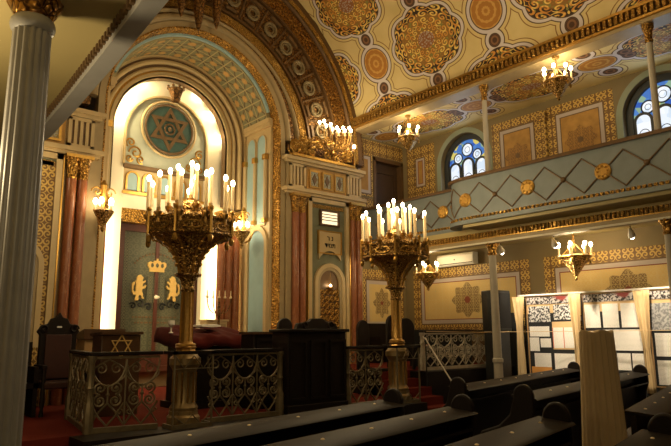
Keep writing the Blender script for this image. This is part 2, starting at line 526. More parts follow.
M['lamp_panel'] = m_emit('lit_milk_glass', (1.0, 0.80, 0.45), 1.5)
M['glass'] = m_glass('stained_glass', [(0.05, 0.13, 0.50), (0.10, 0.25, 0.62), (0.30, 0.45, 0.30), (0.75, 0.62, 0.15), (0.08, 0.2, 0.55)], 0.9, 7.0)
M['glass_white'] = m_glass('pale_window_glass', [(0.70, 0.80, 0.92), (0.84, 0.90, 0.97), (0.92, 0.95, 1.0)], 1.0, 5.0)
M['lead'] = m_plain('dark_window_frame', (0.03, 0.035, 0.04), 0.5)
M['door_dark'] = m_wood('dark_brown_door', (0.035, 0.018, 0.008), (0.07, 0.035, 0.015), 0.45)
M['ark_panel'] = m_filigree('dark_green_ark_panel', (0.10, 0.105, 0.065), (0.13, 0.13, 0.08), 0.14, 'xz', 0.35)
M['ark_edge'] = m_filigree('ark_vine_border', (0.055, 0.055, 0.035), (0.16, 0.15, 0.085), 0.07, 'xz', 0.4)
M['teal_disc'] = m_plain('dark_teal_enamel', (0.055, 0.115, 0.10), 0.5, 0.0, 0.25, 9.0)
M['umber'] = m_plain('umber_paint', (0.17, 0.10, 0.045), 0.5, 0.1, 0.2, 9.0)
M['gold_flat'] = m_plain('gold_applique', (0.75, 0.50, 0.16), 0.45, 0.35, 0.1, 30.0)
M['leaf_panel'] = m_filigree('leaf_panel_paint', (0.40, 0.42, 0.36), (0.30, 0.22, 0.08), 0.12, 'xz')
# ================================================================== THE SETTING
Z = lambda v: v + EYE
CZ = Z(4.27)                   # centre height of the big arch and of the vault
def mir(x): return 2 * XC - x  # mirror about the nave's centre line

# floors
mb = MB().bx((-1.3, -4, -0.12), (12.3, 13.6, 0.0)); struct('floor', mb, M['floor'])
mb = MB().bx((1.0, 7.62, 0.0), (8.0, 13.6, PLAT)); mb.bx((8.0, 7.9, 0.0), (9.0, 13.6, PLAT))
struct('floor_bimah', mb, M['carpet'])
mb = MB().bx((2.4, 7.12, 0.0), (8.0, 7.62, PLAT)); struct('trim_bimah_front', mb, M['wood'])
mb = MB().bx((9.0, 8.0, 0.0), (12.2, 11.5, UP - 0.02)); mb.bx((8.2, 8.45, PLAT), (9.0, 11.3, UP - 0.02)); struct('floor_upper', mb, M['wood'])
mb = MB().bx((8.2, 8.47, UP - 0.02), (12.2, 11.3, UP)); struct('floor_upper_carpet', mb, M['carpet'])
mb = MB()
for i, z in enumerate((0.16, 0.31, PLAT, 0.60, 0.74, UP)):
    y0 = 7.08 + i * 0.27
    mb.bx((8.0 if i < 3 else 8.2, y0, 0.0 if i < 3 else PLAT), (9.0, y0 + 0.285, z))
struct('floor_steps', mb, M['carpet'])

# vault over the nave
nA, nY = 64, 4
vs, fs = [], []
a0 = math.asin((Z(5.3) - 5.9) / 4.62)
for i in range(nA + 1):
    a = a0 + (pi - 2 * a0) * i / nA
    for j in range(nY + 1):
        vs.append((XC + 4.62 * cos(a), -4 + 15.35 * j / nY, 5.9 + 4.62 * sin(a)))
for i in range(nA):
    for j in range(nY):
        k = i * (nY + 1) + j
        fs.append((k, k + 1, k + nY + 2, k + nY + 1))
struct('ceiling', MB().add(vs, fs), M['vault'])

# beams along both sides of the nave, with the gilt cornice
for s, nm in ((1, 'right'), (-1, 'left')):
    f = (lambda x: x) if s > 0 else mir
    mb = MB().bx((f(10.22), -4, Z(5.15)), (f(10.6), 11.32, Z(5.49))); b = struct('trim_beam_' + nm, mb, M['cream_dim'])
    mb = MB().bx((f(10.12), -4, Z(5.42)), (f(10.23), 11.3, Z(5.47))); mb.bx((f(10.16), -4, Z(5.22)), (f(10.23), 11.3, Z(5.26)))
    mb.build('gilt_fillet', M['gold'], b)
    mb = MB()
    for k in range(150):
        y = -3.9 + k * 0.101
        mb.box((f(10.17), y, Z(5.34)), (0.10, 0.056, 0.14))
    mb.build('dentil_course', M['gold_fine'], b)
    mb = MB().bx((f(10.205), -4, Z(5.26)), (f(10.225), 11.3, Z(5.42))); mb.build('dark_groove', M['brown'], b)

# aisle ceilings, walls
struct('ceiling_aisle_right', MB().bx((10.55, -4, Z(5.16)), (12.4, 11.6, Z(5.4))), M['aisle_ceiling'])
struct('ceiling_aisle_left', MB().bx((-1.3, -4, Z(5.16)), (mir(10.55), 11.6, Z(5.4))), M['aisle_ceiling'])
struct('wall_back', MB().bx((-1.3, -4.2, 0), (12.4, -4.0, 11.0)), M['wall'])
struct('wall_left', MB().bx((-1.5, -4, 0), (-1.3, 13.6, Z(5.3))), M['wall'])

# right wall with two arch-topped window openings
WX = 12.2
WIN = [(9.38, 0.62), (4.58, 0.62)]
def wall_with_windows():
    mb = MB()
    zs, z0, ztop = Z(4.28), Z(3.1), Z(5.16)
    edges = [-4.0]
    for yc, h in sorted(WIN): edges += [yc - h - 0.12, yc + h + 0.12]
    edges.append(11.6)
    for i in range(0, len(edges), 2): mb.bx((WX, edges[i], 0), (WX + 0.35, edges[i + 1], ztop))
    for yc, h in WIN:
        H = h + 0.12
        mb.bx((WX, yc - H, 0), (WX + 0.35, yc + H, z0))
        n = 14
        pts = [(yc + H * cos(pi * i / n), zs + H * sin(pi * i / n)) for i in range(n + 1)]
        top = [(p[0], ztop) for p in pts]
        for i in range(n):
            mb.prism([pts[i], pts[i + 1], top[i + 1], top[i]], 'yz', WX, WX + 0.35)
    return mb
wall_r = struct('wall_right', wall_with_windows(), M['wall'])
for k, (yc, h) in enumerate(WIN):
    H = h + 0.12
    zs, z0 = Z(4.28), Z(3.1)
    out = arch_pts(yc, H + 0.13, z0, zs, 20); inn = arch_pts(yc, H, z0, zs, 20)
    MB().frame(out, inn, 'yz', WX - 0.012, WX + 0.002).build('window_surround', M['wall_teal'], wall_r)
    w = struct('window_%d' % (k + 1), MB().prism(arch_pts(yc, h + 0.13, z0, zs, 20), 'yz', WX + 0.20, WX + 0.212), M['glass'])
    mb = MB().frame(arch_pts(yc, h + 0.13, z0, zs, 20), arch_pts(yc, h - 0.02, z0 + 0.05, zs, 20), 'yz', WX + 0.14, WX + 0.24)
    mb.build('window_frame', M['lead'], w)
    gx0, gx1 = WX + 0.185, WX + 0.20
    bars = MB(); lw = 2 * h / 3
    for k in (-1, 0, 1):
        cy = yc + k * lw; zt = zs - 0.12 + (0.06 if k == 0 else 0)
        o2 = arch_pts(cy, lw * 0.40, z0 + 0.05, zt, 12); i2 = arch_pts(cy, lw * 0.34, z0 + 0.05, zt, 12)
        MB().prism(i2, 'yz', gx0, gx1).build('lancet_pane', M['glass_white'], w)
        bars.frame(arch_pts(cy, lw * 0.47, z0 + 0.05, zt, 12), i2, 'yz', WX + 0.165, gx1)
        for zz in (z0 + 0.45, z0 + 0.8): bars.torus((WX + 0.18, cy, zz), lw * 0.24, 0.008, 'x', 16, 4)
    for cy, cz_, rr_ in ((0, 0.34, 0.155), (-0.30, 0.16, 0.12), (0.30, 0.16, 0.12)):
        MB().prism(ring_pts(yc + cy, zs + cz_, rr_, 20), 'yz', gx0, gx1).build('roundel_pane', M['glass_white'], w)
        bars.torus((WX + 0.18, yc + cy, zs + cz_), rr_ + 0.01, 0.016, 'x', 20, 6)
        bars.torus((WX + 0.18, yc + cy, zs + cz_), rr_ * 0.5, 0.006, 'x', 14, 4)
    bars.build('glazing_bars', M['lead'], w)

def panel_yz(y0, y1, z0, z1, fil, line, field, ros=0.0, hrt=True, parent=wall_r, x=WX):
    """painted panel: stencilled border, double line, field and a rosette"""
    a = lambda d: rect(y0 + d, z0 + d, y1 - d, z1 - d)
    MB().frame(a(0), a(fil), 'yz', x - 0.008, x).build('stencil_border', M['fil'], parent, 0)
    MB().frame(a(fil), a(fil + 0.03), 'yz', x - 0.012, x).build('border_edge', M['umber'], parent, 0)
    MB().frame(a(fil + 0.03), a(fil + 0.03 + line), 'yz', x - 0.010, x).build('painted_line', M['lavender'], parent, 0)
    q = fil + 0.03 + line
    MB().frame(a(q), a(q + 0.02), 'yz', x - 0.012, x).build('border_edge', M['red_paint'] if hrt else M['umber'], parent, 0)
    MB().prism(a(q + 0.02), 'yz', x - 0.006, x).build('painted_field', field, parent, 0)
    if ros:
        yc, zc = (y0 + y1) / 2, (z0 + z1) / 2
        n = 64
        pts = [(yc + ros * (1.7 + 0.18 * cos(8 * 2 * pi * i / n)) * cos(2 * pi * i / n) * 0.62, zc + ros * (0.9 + 0.13 * cos(8 * 2 * pi * i / n)) * sin(2 * pi * i / n)) for i in range(n)]
        MB().prism(pts, 'yz', x - 0.010, x).build('painted_rosette', M['rosette'] if hrt else M['rosette_dark'], parent, 0)
        MB().prism(ring_pts(yc, zc, ros * 0.2, 16), 'yz', x - 0.014, x).build('rosette_heart', M['red_paint'] if hrt else M['umber'], parent, 0)

# gallery level panels between the windows
panel_yz(7.12, 8.48, Z(3.15), Z(4.98), 0.20, 0.08, M['ochre'], 0.30, False)
panel_yz(5.48, 7.0, Z(3.15), Z(4.98), 0.20, 0.08, M['ochre'], 0.32, False)
panel_yz(10.33, 11.33, Z(3.55), Z(5.02), 0.32, 0.06, M['ochre'])
panel_yz(2.2, 3.65, Z(3.15), Z(4.98), 0.20, 0.08, M['ochre'], 0.30, False)
mb = MB()
for y in (7.06,): mb.bx((WX - 0.07, y - 0.05, Z(3.1)), (WX, y + 0.05, Z(4.7))); mb.box((WX - 0.06, y, Z(4.8)), (0.12, 0.17, 0.22))
mb.build('wall_pilaster', M['fil'], wall_r)
# under the gallery: long ochre panels with stencilled borders
panel_yz(7.68, 11.2, Z(-0.05), Z(1.62), 0.24, 0.09, M['field'], 0.42)
panel_yz(3.7, 7.32, Z(-0.05), Z(1.62), 0.24, 0.09, M['field'], 0.42)
panel_yz(0.2, 3.4, Z(-0.05), Z(1.62), 0.24, 0.09, M['field'], 0.42)
MB().bx((WX - 0.02, -4, 0), (WX, 11.4, Z(-0.2))).build('wall_dado', M['brown'], wall_r)

# front wall of the right aisle, with the dark doorway at gallery level
FY = 11.5
mb = MB().bx((10.3, FY, 0), (12.25, FY + 0.2, Z(2.9))); mb.bx((10.3, FY, Z(2.9)), (11.05, FY + 0.2, Z(5.3))); mb.bx((11.05, FY, Z(4.66)), (12.25, FY + 0.2, Z(5.3)))
wall_f = struct('wall_aisle_front', mb, M['wall'])
d = struct('door_1', MB().bx((11.05, FY + 0.14, Z(2.9)), (12.2, FY + 0.18, Z(4.66))), M['door_dark'])
mb = MB().bx((11.05, FY - 0.03, Z(2.9)), (11.13, FY + 0.14, Z(4.66))); mb.bx((12.1, FY - 0.03, Z(2.9)), (12.19, FY + 0.14, Z(4.66))); mb.bx((11.05, FY - 0.03, Z(4.58)), (12.19, FY + 0.14, Z(4.68)))
mb.build('door_frame', M['brown'], d)
mb = MB().frame(rect(11.2, Z(2.95), 12.05, Z(4.4)), rect(11.3, Z(3.05), 11.95, Z(4.3)), 'xz', FY + 0.11, FY + 0.15); mb.build('door_moulding', M['door_dark'], d)
def panel_xz(x0, x1, z0, z1, fil, line, field, ros=0.0, parent=None, y=FY):
    a = lambda d: rect(x0 + d, z0 + d, x1 - d, z1 - d)
    MB().frame(a(0), a(fil), 'xz', y - 0.008, y).build('stencil_border', M['fil_x'], parent, 0)
    MB().frame(a(fil), a(fil + 0.03), 'xz', y - 0.012, y).build('border_edge', M['umber'], parent, 0)
    MB().frame(a(fil + 0.03), a(fil + 0.03 + line), 'xz', y - 0.010, y).build('painted_line', M['lavender'], parent, 0)
    q = fil + 0.03 + line
    MB().prism(a(q), 'xz', y - 0.006, y).build('painted_field', field, parent, 0)
    if ros:
        n = 48; xc, zc = (x0 + x1) / 2, (z0 + z1) / 2
        pts = [(xc + ros * (1 + 0.16 * cos(8 * 2 * pi * i / n)) * cos(2 * pi * i / n), zc + ros * (1.25 + 0.2 * cos(8 * 2 * pi * i / n)) * sin(2 * pi * i / n)) for i in range(n)]
        MB().prism(pts, 'xz', y - 0.010, y).build('painted_rosette', M['rosette_x'], parent, 0)
        MB().prism(ring_pts(xc, zc, ros * 0.18, 16), 'xz', y - 0.014, y).build('rosette_heart', M['red_paint'], parent, 0)
panel_xz(10.45, 12.1, Z(-0.1), Z(1.62), 0.26, 0.09, M['field_x'], 0.27, wall_f)
MB().bx((10.3, FY - 0.008, Z(4.72)), (12.2, FY, Z(5.1))).build('stencil_border', M['fil_x'], wall_f, 0)
panel_xz(10.42, 11.02, Z(3.55), Z(4.72), 0.05, 0.08, M['ochre'], 0, wall_f)
MB().bx((10.35, FY - 0.008, Z(3.2)), (11.02, FY, Z(3.5))).build('stencil_border', M['fil_x'], wall_f, 0)

# ------------------------------------------------------------------ right gallery
GB, GT = Z(2.15), Z(3.02)
path = [(9.75, -4.0), (9.75, 7.55)]
for i in range(1, 9):
    a = pi / 2 * i / 8
    path.append((9.75 + 0.6 * (1 - cos(a)), 7.55 + 0.6 * sin(a)))
path += [(10.35, 11.32)]
def wall_along(mb, path, z0, z1, th):
    """upright band of thickness th to the right (+x side) of the path"""
    n = len(path); L = []
    for i in range(n):
        a = Vector(path[max(i - 1, 0)]); b = Vector(path[min(i + 1, n - 1)])
        t = (b - a).normalized(); L.append(Vector(path[i]) + Vector((t.y, -t.x)) * th)
    vs = []
    for i in range(n):
        for p in (path[i], L[i]):
            vs += [(p[0], p[1], z0), (p[0], p[1], z1)]
    fs = []
    for i in range(n - 1):
        a, b = 4 * i, 4 * (i + 1)
        fs += [(a, a + 1, b + 1, b), (a + 2, b + 2, b + 3, a + 3), (a + 1, a + 3, b + 3, b + 1), (a, b, b + 2, a + 2)]
    fs += [(0, 2, 3, 1), (4 * n - 4, 4 * n - 3, 4 * n - 1, 4 * n - 2)]
    return mb.add(vs, fs)
gal = struct('wall_gallery_right', wall_along(MB(), path, GB, GT, 0.10), M['gallery'])
off = lambda d: [(p[0] - d, p[1]) if p[0] < 9.8 else (p[0] - d, p[1] + d) if p[0] < 10.34 else (p[0] - d, p[1]) for p in path]
wall_along(MB(), off(0.05), GT, GT + 0.06, 0.2).build('handrail', M['brown'], gal)
wall_along(MB(), off(0.045), GB - 0.03, GB + 0.05, 0.14).build('lower_moulding', M['gallery'], gal)
mb = MB()
for (a, b) in zip(path, path[1:]):
    L = (Vector(b) - Vector(a)).length; k = max(1, int(L / 0.085))
    for i in range(k):
        p = Vector(a).lerp(Vector(b), (i + 0.5) / k); t = (Vector(b) - Vector(a)).normalized()
        mb.box((p.x - t.y * 0.03, p.y + t.x * 0.03, GB + 0.075), (0.045, 0.05, 0.055), atan2(t.y, t.x) - pi / 2)
mb.build('bead_course', M['gold_fine'], gal)
# diamond trellis with rosettes on the parapet
def par_pt(s):
    acc = 0
    for a, b in zip(path, path[1:]):
        L = (Vector(b) - Vector(a)).length
        if acc + L >= s or b is path[-1]:
            t = (Vector(b) - Vector(a)).normalized()
            p = Vector(a) + t * (s - acc)
            return Vector((p.x - t.y * 0.012, p.y + t.x * 0.012, 0)), t
        acc += L
mb = MB(); s0 = 4.0 + 7.49; half = 0.71; zc = Z(2.605); dz = 0.30
ros = []
for k in range(-15, 5):
    s = s0 + k * half
    if s < 0.2 or s > 15.0: continue
    P = []
    for q in range(7):
        f = q / 6.0
        pp, t = par_pt(min(max(s + f * half, 0), 15.2)); P.append((pp, f))
    sg = 1 if k % 2 == 0 else -1
    for w in (1, -1):
        mb.tube([(p.x, p.y, zc + w * dz * (abs(1 - 2 * f) * -1 + 1)) for p, f in P], 0.014, 5)
    c, t = par_pt(s)
    if k % 2 == 0: ros.append((c, t))
    else: mb.ball((c.x, c.y, zc), 0.05, 8, 6)
mb.build('trellis_moulding', M['umber'], gal)
for c, t in ros:
    mb = MB(); n = Vector((-t.y, t.x, 0))
    for R, rad, o in ((0.12, 0.024, 0.0), (0.07, 0.018, 0.01)):
        mb.tube([c + n * o + t.to_3d() * (R * cos(2 * pi * i / 20)) + Vector((0, 0, zc + R * sin(2 * pi * i / 20))) for i in range(20)], rad, 6, True)
    mb.tube([c + Vector((0, 0, zc)), c + n * 0.025 + Vector((0, 0, zc))], 0.115, 20)
    for i in range(8):
        a = 2 * pi * i / 8
        q = c + t.to_3d() * (0.09 * cos(a)) + Vector((0, 0, zc + 0.09 * sin(a))) + n * 0.02
        mb.ball(q, 0.022, 6, 4)
    mb.build('gilt_rosette', M['gold'], gal)
# floor slab of the gallery and the beam over the lower columns
mb = MB().bx((10.3, -4, Z(2.0)), (12.2, 11.5, Z(2.12)));  mb.bx((9.78, -4, Z(2.06)), (10.3, 7.6, Z(2.15)))
struct('ceiling_gallery_right', mb, M['gallery_under'])
bm_ = struct('trim_gallery_beam', MB().bx((10.25, -4, Z(1.76)), (10.45, 11.45, Z(2.0))), M['cream_dim'])
mb = MB()
for k in range(195): mb.box((10.235, -3.9 + k * 0.078, Z(1.94)), (0.06, 0.05, 0.11))
mb.build('dentil_course', M['gold_fine'], bm_)
MB().bx((10.23, -4, Z(1.865)), (10.25, 11.4, Z(1.885))).build('gilt_fillet', M['gold'], bm_)
MB().bx((10.225, -4, Z(1.76)), (10.25, 11.4, Z(1.795))).build('white_fillet', M['white_plaster'], bm_)

# ------------------------------------------------------------------ left gallery (seen from below)
lg = [(1.36, -4.0), (1.44, 2.6), (1.52, 3.5), (1.60, 4.5), (1.68, 5.7), (1.74, 6.8), (1.70, 7.4), (1.50, 7.75), (1.3, 7.95)]
mb = MB().prism([(-1.3, -4)] + [(x - 0.10, y) for x, y in lg] + [(1.2, 11.3), (-1.3, 11.3)], 'xy', Z(2.22), Z(2.36))
lgo = struct('ceiling_gallery_left', mb, M['gallery_under'])
mb = wall_along(MB(), [(x - 0.14, y) for x, y in lg], Z(2.10), Z(2.42), 0.14); mb.build('edge_beam', M['edge'], lgo)
wall_along(MB(), [(x - 0.13, y) for x, y in lg], Z(2.42), Z(3.1), 0.1).build('parapet', M['gallery'], lgo)
mb = MB()
for a, b in zip(lg, lg[1:]):
    L = (Vector(b) - Vector(a)).length; k = max(1, int(L / 0.075)); t = (Vector(b) - Vector(a)).normalized()
    for i in range(k):
        p = Vector(a).lerp(Vector(b), (i + 0.5) / k)
        mb.box((p.x - 0.155, p.y, Z(2.175)), (0.03, 0.034, 0.06), atan2(t.y, t.x) - pi / 2)
mb.build('dentil_course', M['umber'], lgo)

# ------------------------------------------------------------------ big front arch: concentric archivolts
mb = MB().arcs(XC, CZ, rr(2.28, 4.75, 11.34, 11.62), 0, 180, 64)
wf = struct('wall_front', mb, M['bronze']); CI = Z(4.45)
mb = MB().bx((-1.3, 11.36, 0), (1.4, 11.56, Z(5.3))); struct('wall_aisle_front_left', mb, M['wall'])
def archivolt(name, prof, mat, leg=None, n=72, parent=wf, cz=None): return MB().arcs(XC, cz or CZ, prof, 0, 180, n, leg).build(name, mat, parent)
MB().arcs(XC, CI, rr(1.90, 1.95, 11.42, 11.50), 20, 160, 72).build('blue_fillet', M['blue'], wf)
archivolt('gilt_leaf_band', [(1.945, 11.44), (2.0, 11.24), (2.03, 11.24), (2.03, 11.44)], M['gold_deep'], Z(-1.15), cz=CI)
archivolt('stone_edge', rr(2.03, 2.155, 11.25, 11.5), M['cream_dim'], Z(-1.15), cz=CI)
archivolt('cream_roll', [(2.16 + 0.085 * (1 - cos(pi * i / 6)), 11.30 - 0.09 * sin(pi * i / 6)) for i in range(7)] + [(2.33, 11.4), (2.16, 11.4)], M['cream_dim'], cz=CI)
archivolt('bronze_cove', rr(2.34, 2.44, 11.29, 11.4), M['bronze'], cz=CI)
archivolt('stone_roll', [(2.52 + 0.05 * (1 - cos(pi * i / 6)), 11.31 - 0.07 * sin(pi * i / 6)) for i in range(7)] + [(2.62, 11.4), (2.52, 11.4)], M['cream_dim'])
archivolt('gilt_bead_band', rr(2.66, 2.86, 11.30, 11.4), M['gold_fine'])
archivolt('brown_fillet', rr(2.88, 2.93, 11.25, 11.4), M['brown'])
archivolt('brown_fillet', rr(3.74, 3.79, 11.25, 11.4), M['brown'])
archivolt('gilt_leaf_band', rr(3.80, 4.22, 11.28, 11.4), M['gilt_dim'])
archivolt('brown_roll', [(4.24 + 0.06 * (1 - cos(pi * i / 6)), 11.31 - 0.08 * sin(pi * i / 6)) for i in range(7)] + [(4.36, 11.4), (4.24, 11.4)], M['brown'])
archivolt('gilt_fillet', rr(4.37, 4.48, 11.26, 11.4), M['gold_fine'])
archivolt('dark_fillet', rr(4.49, 4.64, 11.28, 11.4), M['brown'])
for k in range(19):
    a = RAD(11.2 + 9.5 * k - 0.1)
    if a > RAD(172): break
    R = 3.34; c = (XC + R * cos(a), 11.30, CZ + R * sin(a))
    mb = MB().torus(c, 0.155, 0.035, 'y', 24, 6)
    mb.torus((c[0], 11.31, c[2]), 0.09, 0.02, 'y', 18, 5)
    mb.build('ring_medallion', M['ring'], wf)
    mb = MB()
    for w, ra in ((0.27, 3.05), (0.27, 3.63)):
        mb.arcs(XC, CZ, rr(ra - 0.035, ra + 0.035, 11.27, 11.36), math.degrees(a) - 2.6, math.degrees(a) + 2.6, 4)
    ab = math.degrees(a) + 4.75
    mb.arcs(XC, CZ, rr(2.98, 3.70, 11.28, 11.36), ab - 0.25, ab + 0.25, 1)
    mb.build('medallion_framing', M['umber'], wf)

# ------------------------------------------------------------------ the two piers under the big arch
PY = 11.2
def pier(side):
    f = (lambda x: x) if side == 'right' else mir
    X0, X1 = 7.99, 10.34
    B = lambda mb, a, b, y0, y1, z0, z1: mb.bx((f(a), y0, z0), (f(b), y1, z1))
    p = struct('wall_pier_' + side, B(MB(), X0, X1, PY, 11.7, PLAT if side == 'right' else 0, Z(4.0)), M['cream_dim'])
    # cornice and the moulding under the frieze
    mb = MB(); B(mb, X0 - 0.10, X1 + 0.03, PY - 0.14, 11.5, Z(3.98), Z(4.06)); B(mb, X0 - 0.05, X1 + 0.02, PY - 0.08, 11.5, Z(3.92), Z(3.98))
    B(mb, X0 - 0.10, X1 + 0.03, PY - 0.16, 11.5, Z(3.24), Z(3.32)); B(mb, X0 - 0.05, X1 + 0.02, PY - 0.10, 11.5, Z(3.18), Z(3.24))
    mb.build('cornice', M['cream'], p)
    mb = MB()
    for a in (8.06, 9.82):
        B(mb, a, a + 0.06, PY - 0.06, PY, Z(3.34), Z(3.9)); B(mb, a + 0.40, a + 0.46, PY - 0.06, PY, Z(3.34), Z(3.9))
        B(mb, a, a + 0.46, PY - 0.06, PY, Z(3.34), Z(3.40)); B(mb, a, a + 0.46, PY - 0.06, PY, Z(3.85), Z(3.91))
        for k in range(3): B(mb, a + 0.10 + k * 0.10, a + 0.155 + k * 0.10, PY - 0.05, PY, Z(3.40), Z(3.85))
    mb.build('frieze_grille', M['cream'], p)
    mb = MB()
    for a in (8.06, 9.82): B(mb, a + 0.05, a + 0.42, PY - 0.015, PY, Z(3.38), Z(3.87))
    mb.build('grille_ground', M['brown'], p)
    mb = MB(); B(mb, 8.56, 9.80, PY - 0.02, PY, Z(3.34), Z(3.9)); mb.build('frieze_ground', M['ochre'], p)
    for k in range(3):
        a = 8.63 + k * 0.39
        x0, x1 = sorted((f(a), f(a + 0.32)))
        MB().frame(rect(x0, Z(3.40), x1, Z(3.84)), rect(x0 + 0.045, Z(3.445), x1 - 0.045, Z(3.795)), 'xz', PY - 0.05, PY).build('frieze_panel_frame', M['gold'], p)
        MB().prism(rect(x0 + 0.04, Z(3.44), x1 - 0.04, Z(3.80)), 'xz', PY - 0.03, PY).build('frieze_panel', M['leaf_panel'], p)
        xm = (x0 + x1) / 2
        mb = MB().prism([(xm, Z(3.48)), (xm + 0.07, Z(3.62)), (xm, Z(3.76)), (xm - 0.07, Z(3.62))], 'xz', PY - 0.045, PY); mb.build('leaf_motif', M['umber'], p)
    # central bay: green ground, cream frame
    mb = MB(); B(mb, 8.66, 9.74, PY - 0.03, PY, PLAT if side == 'right' else 0.1, Z(3.14)); mb.build('bay_ground', M['green_grey'], p)
    mb = MB(); B(mb, 8.58, 8.68, PY - 0.09, PY, PLAT if side == 'right' else 0.1, Z(3.16)); B(mb, 9.72, 9.82, PY - 0.09, PY, PLAT if side == 'right' else 0.1, Z(3.16)); B(mb, 8.58, 9.82, PY - 0.09, PY, Z(3.06), Z(3.16))
    mb.build('bay_frame', M['cream'], p)
    mb = MB()
    for a in (8.55, 9.83): B(mb, a, a + 0.025, PY - 0.1, PY, PLAT if side == 'right' else 0.1, Z(3.14))
    mb.build('gilt_fillet', M['gold'], p)
    mb = MB(); B(mb, 8.72, 9.68, PY - 0.05, PY, Z(2.93), Z(3.02)); mb.build('leaf_course', M['gold_fine'], p)
    # arched niche with a pierced gate
    xa = f(9.22)
    MB().frame(arch_pts(xa, 0.46, Z(-0.2), Z(1.16), 20), arch_pts(xa, 0.37, Z(-0.2), Z(1.16), 20), 'xz', PY - 0.10, PY).build('niche_arch', M['cream'], p)
    MB().frame(arch_pts(xa, 0.37, Z(-0.2), Z(1.16), 20), arch_pts(xa, 0.30, Z(-0.2), Z(1.16), 20), 'xz', PY - 0.08, PY).build('niche_arch_lip', M['cream_dim'], p)
    MB().prism(arch_pts(xa, 0.30, Z(-0.2), Z(1.16), 20), 'xz', PY - 0.035, PY).build('niche_back', M['brown'], p)
    mb = MB()
    for i in range(4):
        for j in range(8):
            cx, cz = xa - 0.225 + 0.15 * i, Z(-0.1) + 0.15 * j
            for s in (1, -1):
                mb.tube(spiral((cx, PY - 0.06, cz), 0.075, 1.1, pi / 2 * (i + j), s, 'xz', 10), 0.011, 4)
    mb.build('niche_gate', M['gold'], p)
    # lit panel and inscription tablet
    return p
pr = pier('right'); pl = pier('left')

# tall gilt stencil strip seen beside the left column
MB().bx((mir(8.68), PY - 0.05, 0.2), (mir(8.96), PY - 0.032, Z(3.0))).build('stencil_strip', M['fil_x'], pl)

# ------------------------------------------------------------------ recess of the ark: barrel, right and left reveals
BR = 1.87; BZ = Z(4.45)
mb = MB().arcs(XC, BZ, rr(BR, BR + 0.12, 11.49, 12.75), 14, 166, 48); struct('ceiling_apse', mb, M['coffer'])
def reveal(side):
    f = (lambda x: x) if side == 'right' else mir
    s = 1 if side == 'right' else -1
    x0 = f(7.710)
    w = struct('wall_apse_' + side, MB().bx((x0, 11.45, PLAT), (f(7.910), 13.4, Z(4.95))), M['cream'])
    MB().bx((f(7.610), 11.4, Z(4.86)), (f(7.730), 12.75, Z(4.97))).build('ledge', M['cream'], w)
    MB().bx((f(7.640), 11.4, Z(4.78)), (f(7.730), 12.75, Z(4.86))).build('ledge_moulding', M['cream'], w)
    for k, yc in enumerate((11.80, 12.24)):
        MB().prism(arch_pts(yc, 0.175, Z(2.5), Z(4.46), 14), 'yz', f(7.695), x0).build('blue_panel', M['blue'], w)
        MB().frame(arch_pts(yc, 0.20, Z(2.45), Z(4.46), 14), arch_pts(yc, 0.175, Z(2.5), Z(4.46), 14), 'yz', f(7.675), x0).build('panel_moulding', M['cream'], w)
    mb = MB()
    for yc in (11.58, 12.02, 12.46):
        mb.cyl((f(7.660), yc, Z(2.6)), (f(7.660), yc, Z(4.0)), 0.045, n=10)
    mb.build('colonnette', M['cream'], w)
    mb = MB()
    for yc in (11.58, 12.02, 12.46):
        mb.box((f(7.660), yc, Z(4.06)), (0.12, 0.12, 0.13)); mb.box((f(7.660), yc, Z(2.56)), (0.11, 0.11, 0.09))
    mb.build('colonnette_capital', M['gold'], w)
    yc = 11.93
    MB().prism(arch_pts(yc, 0.34, Z(-1.1), Z(2.02), 20), 'yz', f(7.695), x0).build('blue_niche', M['blue'], w)
    MB().frame(arch_pts(yc, 0.45, Z(-1.1), Z(2.02), 20), arch_pts(yc, 0.34, Z(-1.1), Z(2.02), 20), 'yz', f(7.650), x0).build('niche_arch', M['cream'], w)
    return w
reveal('right'); reveal('left')

# ------------------------------------------------------------------ the ark front: stepped archivolts, tympanum, glowing band
AZ = Z(4.45)
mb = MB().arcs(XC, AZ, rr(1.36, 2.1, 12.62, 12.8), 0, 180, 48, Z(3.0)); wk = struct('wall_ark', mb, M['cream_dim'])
def ark_ring(name, r0, r1, y, mat, leg=Z(2.95), round_=False):
    if round_:
        w = (r1 - r0) / 2
        pf = [(r0 + w * (1 - cos(pi * i / 6)), y - w * 0.8 * sin(pi * i / 6)) for i in range(7)] + [(r1, 12.8), (r0, 12.8)]
    else: pf = rr(r0, r1, y, 12.8)
    return MB().arcs(XC, AZ, pf, 0, 180, 56, leg).build(name, mat, wk)
ark_ring('outer_fillet', 1.82, 1.87, 12.50, M['cream'])
ark_ring('olive_cove', 1.77, 1.82, 12.58, M['umber'])
ark_ring('cream_roll', 1.67, 1.77, 12.54, M['cream'], round_=True)
ark_ring('umber_cove', 1.61, 1.67, 12.60, M['umber'])
ark_ring('cream_roll', 1.53, 1.61, 12.58, M['cream'], round_=True)
ark_ring('gilt_groove', 1.48, 1.53, 12.61, M['gold'])
ark_ring('cream_lip', 1.40, 1.48, 12.56, M['cream'])
ark_ring('umber_edge', 1.355, 1.40, 12.62, M['umber'], Z(3.0))
# the pale band lit from behind the lip, running down beside the ark
mb = MB().arcs(XC, AZ, rr(0.98, 1.50, 12.92, 13.1), 0, 180, 56, Z(-0.6)); mb.build('pale_archivolt', M['white_plaster'], wk)
MB().arcs(XC, AZ, rr(0.98, 1.02, 12.86, 13.1), 0, 180, 56, Z(3.7)).build('archivolt_fillet', M['cream'], wk)
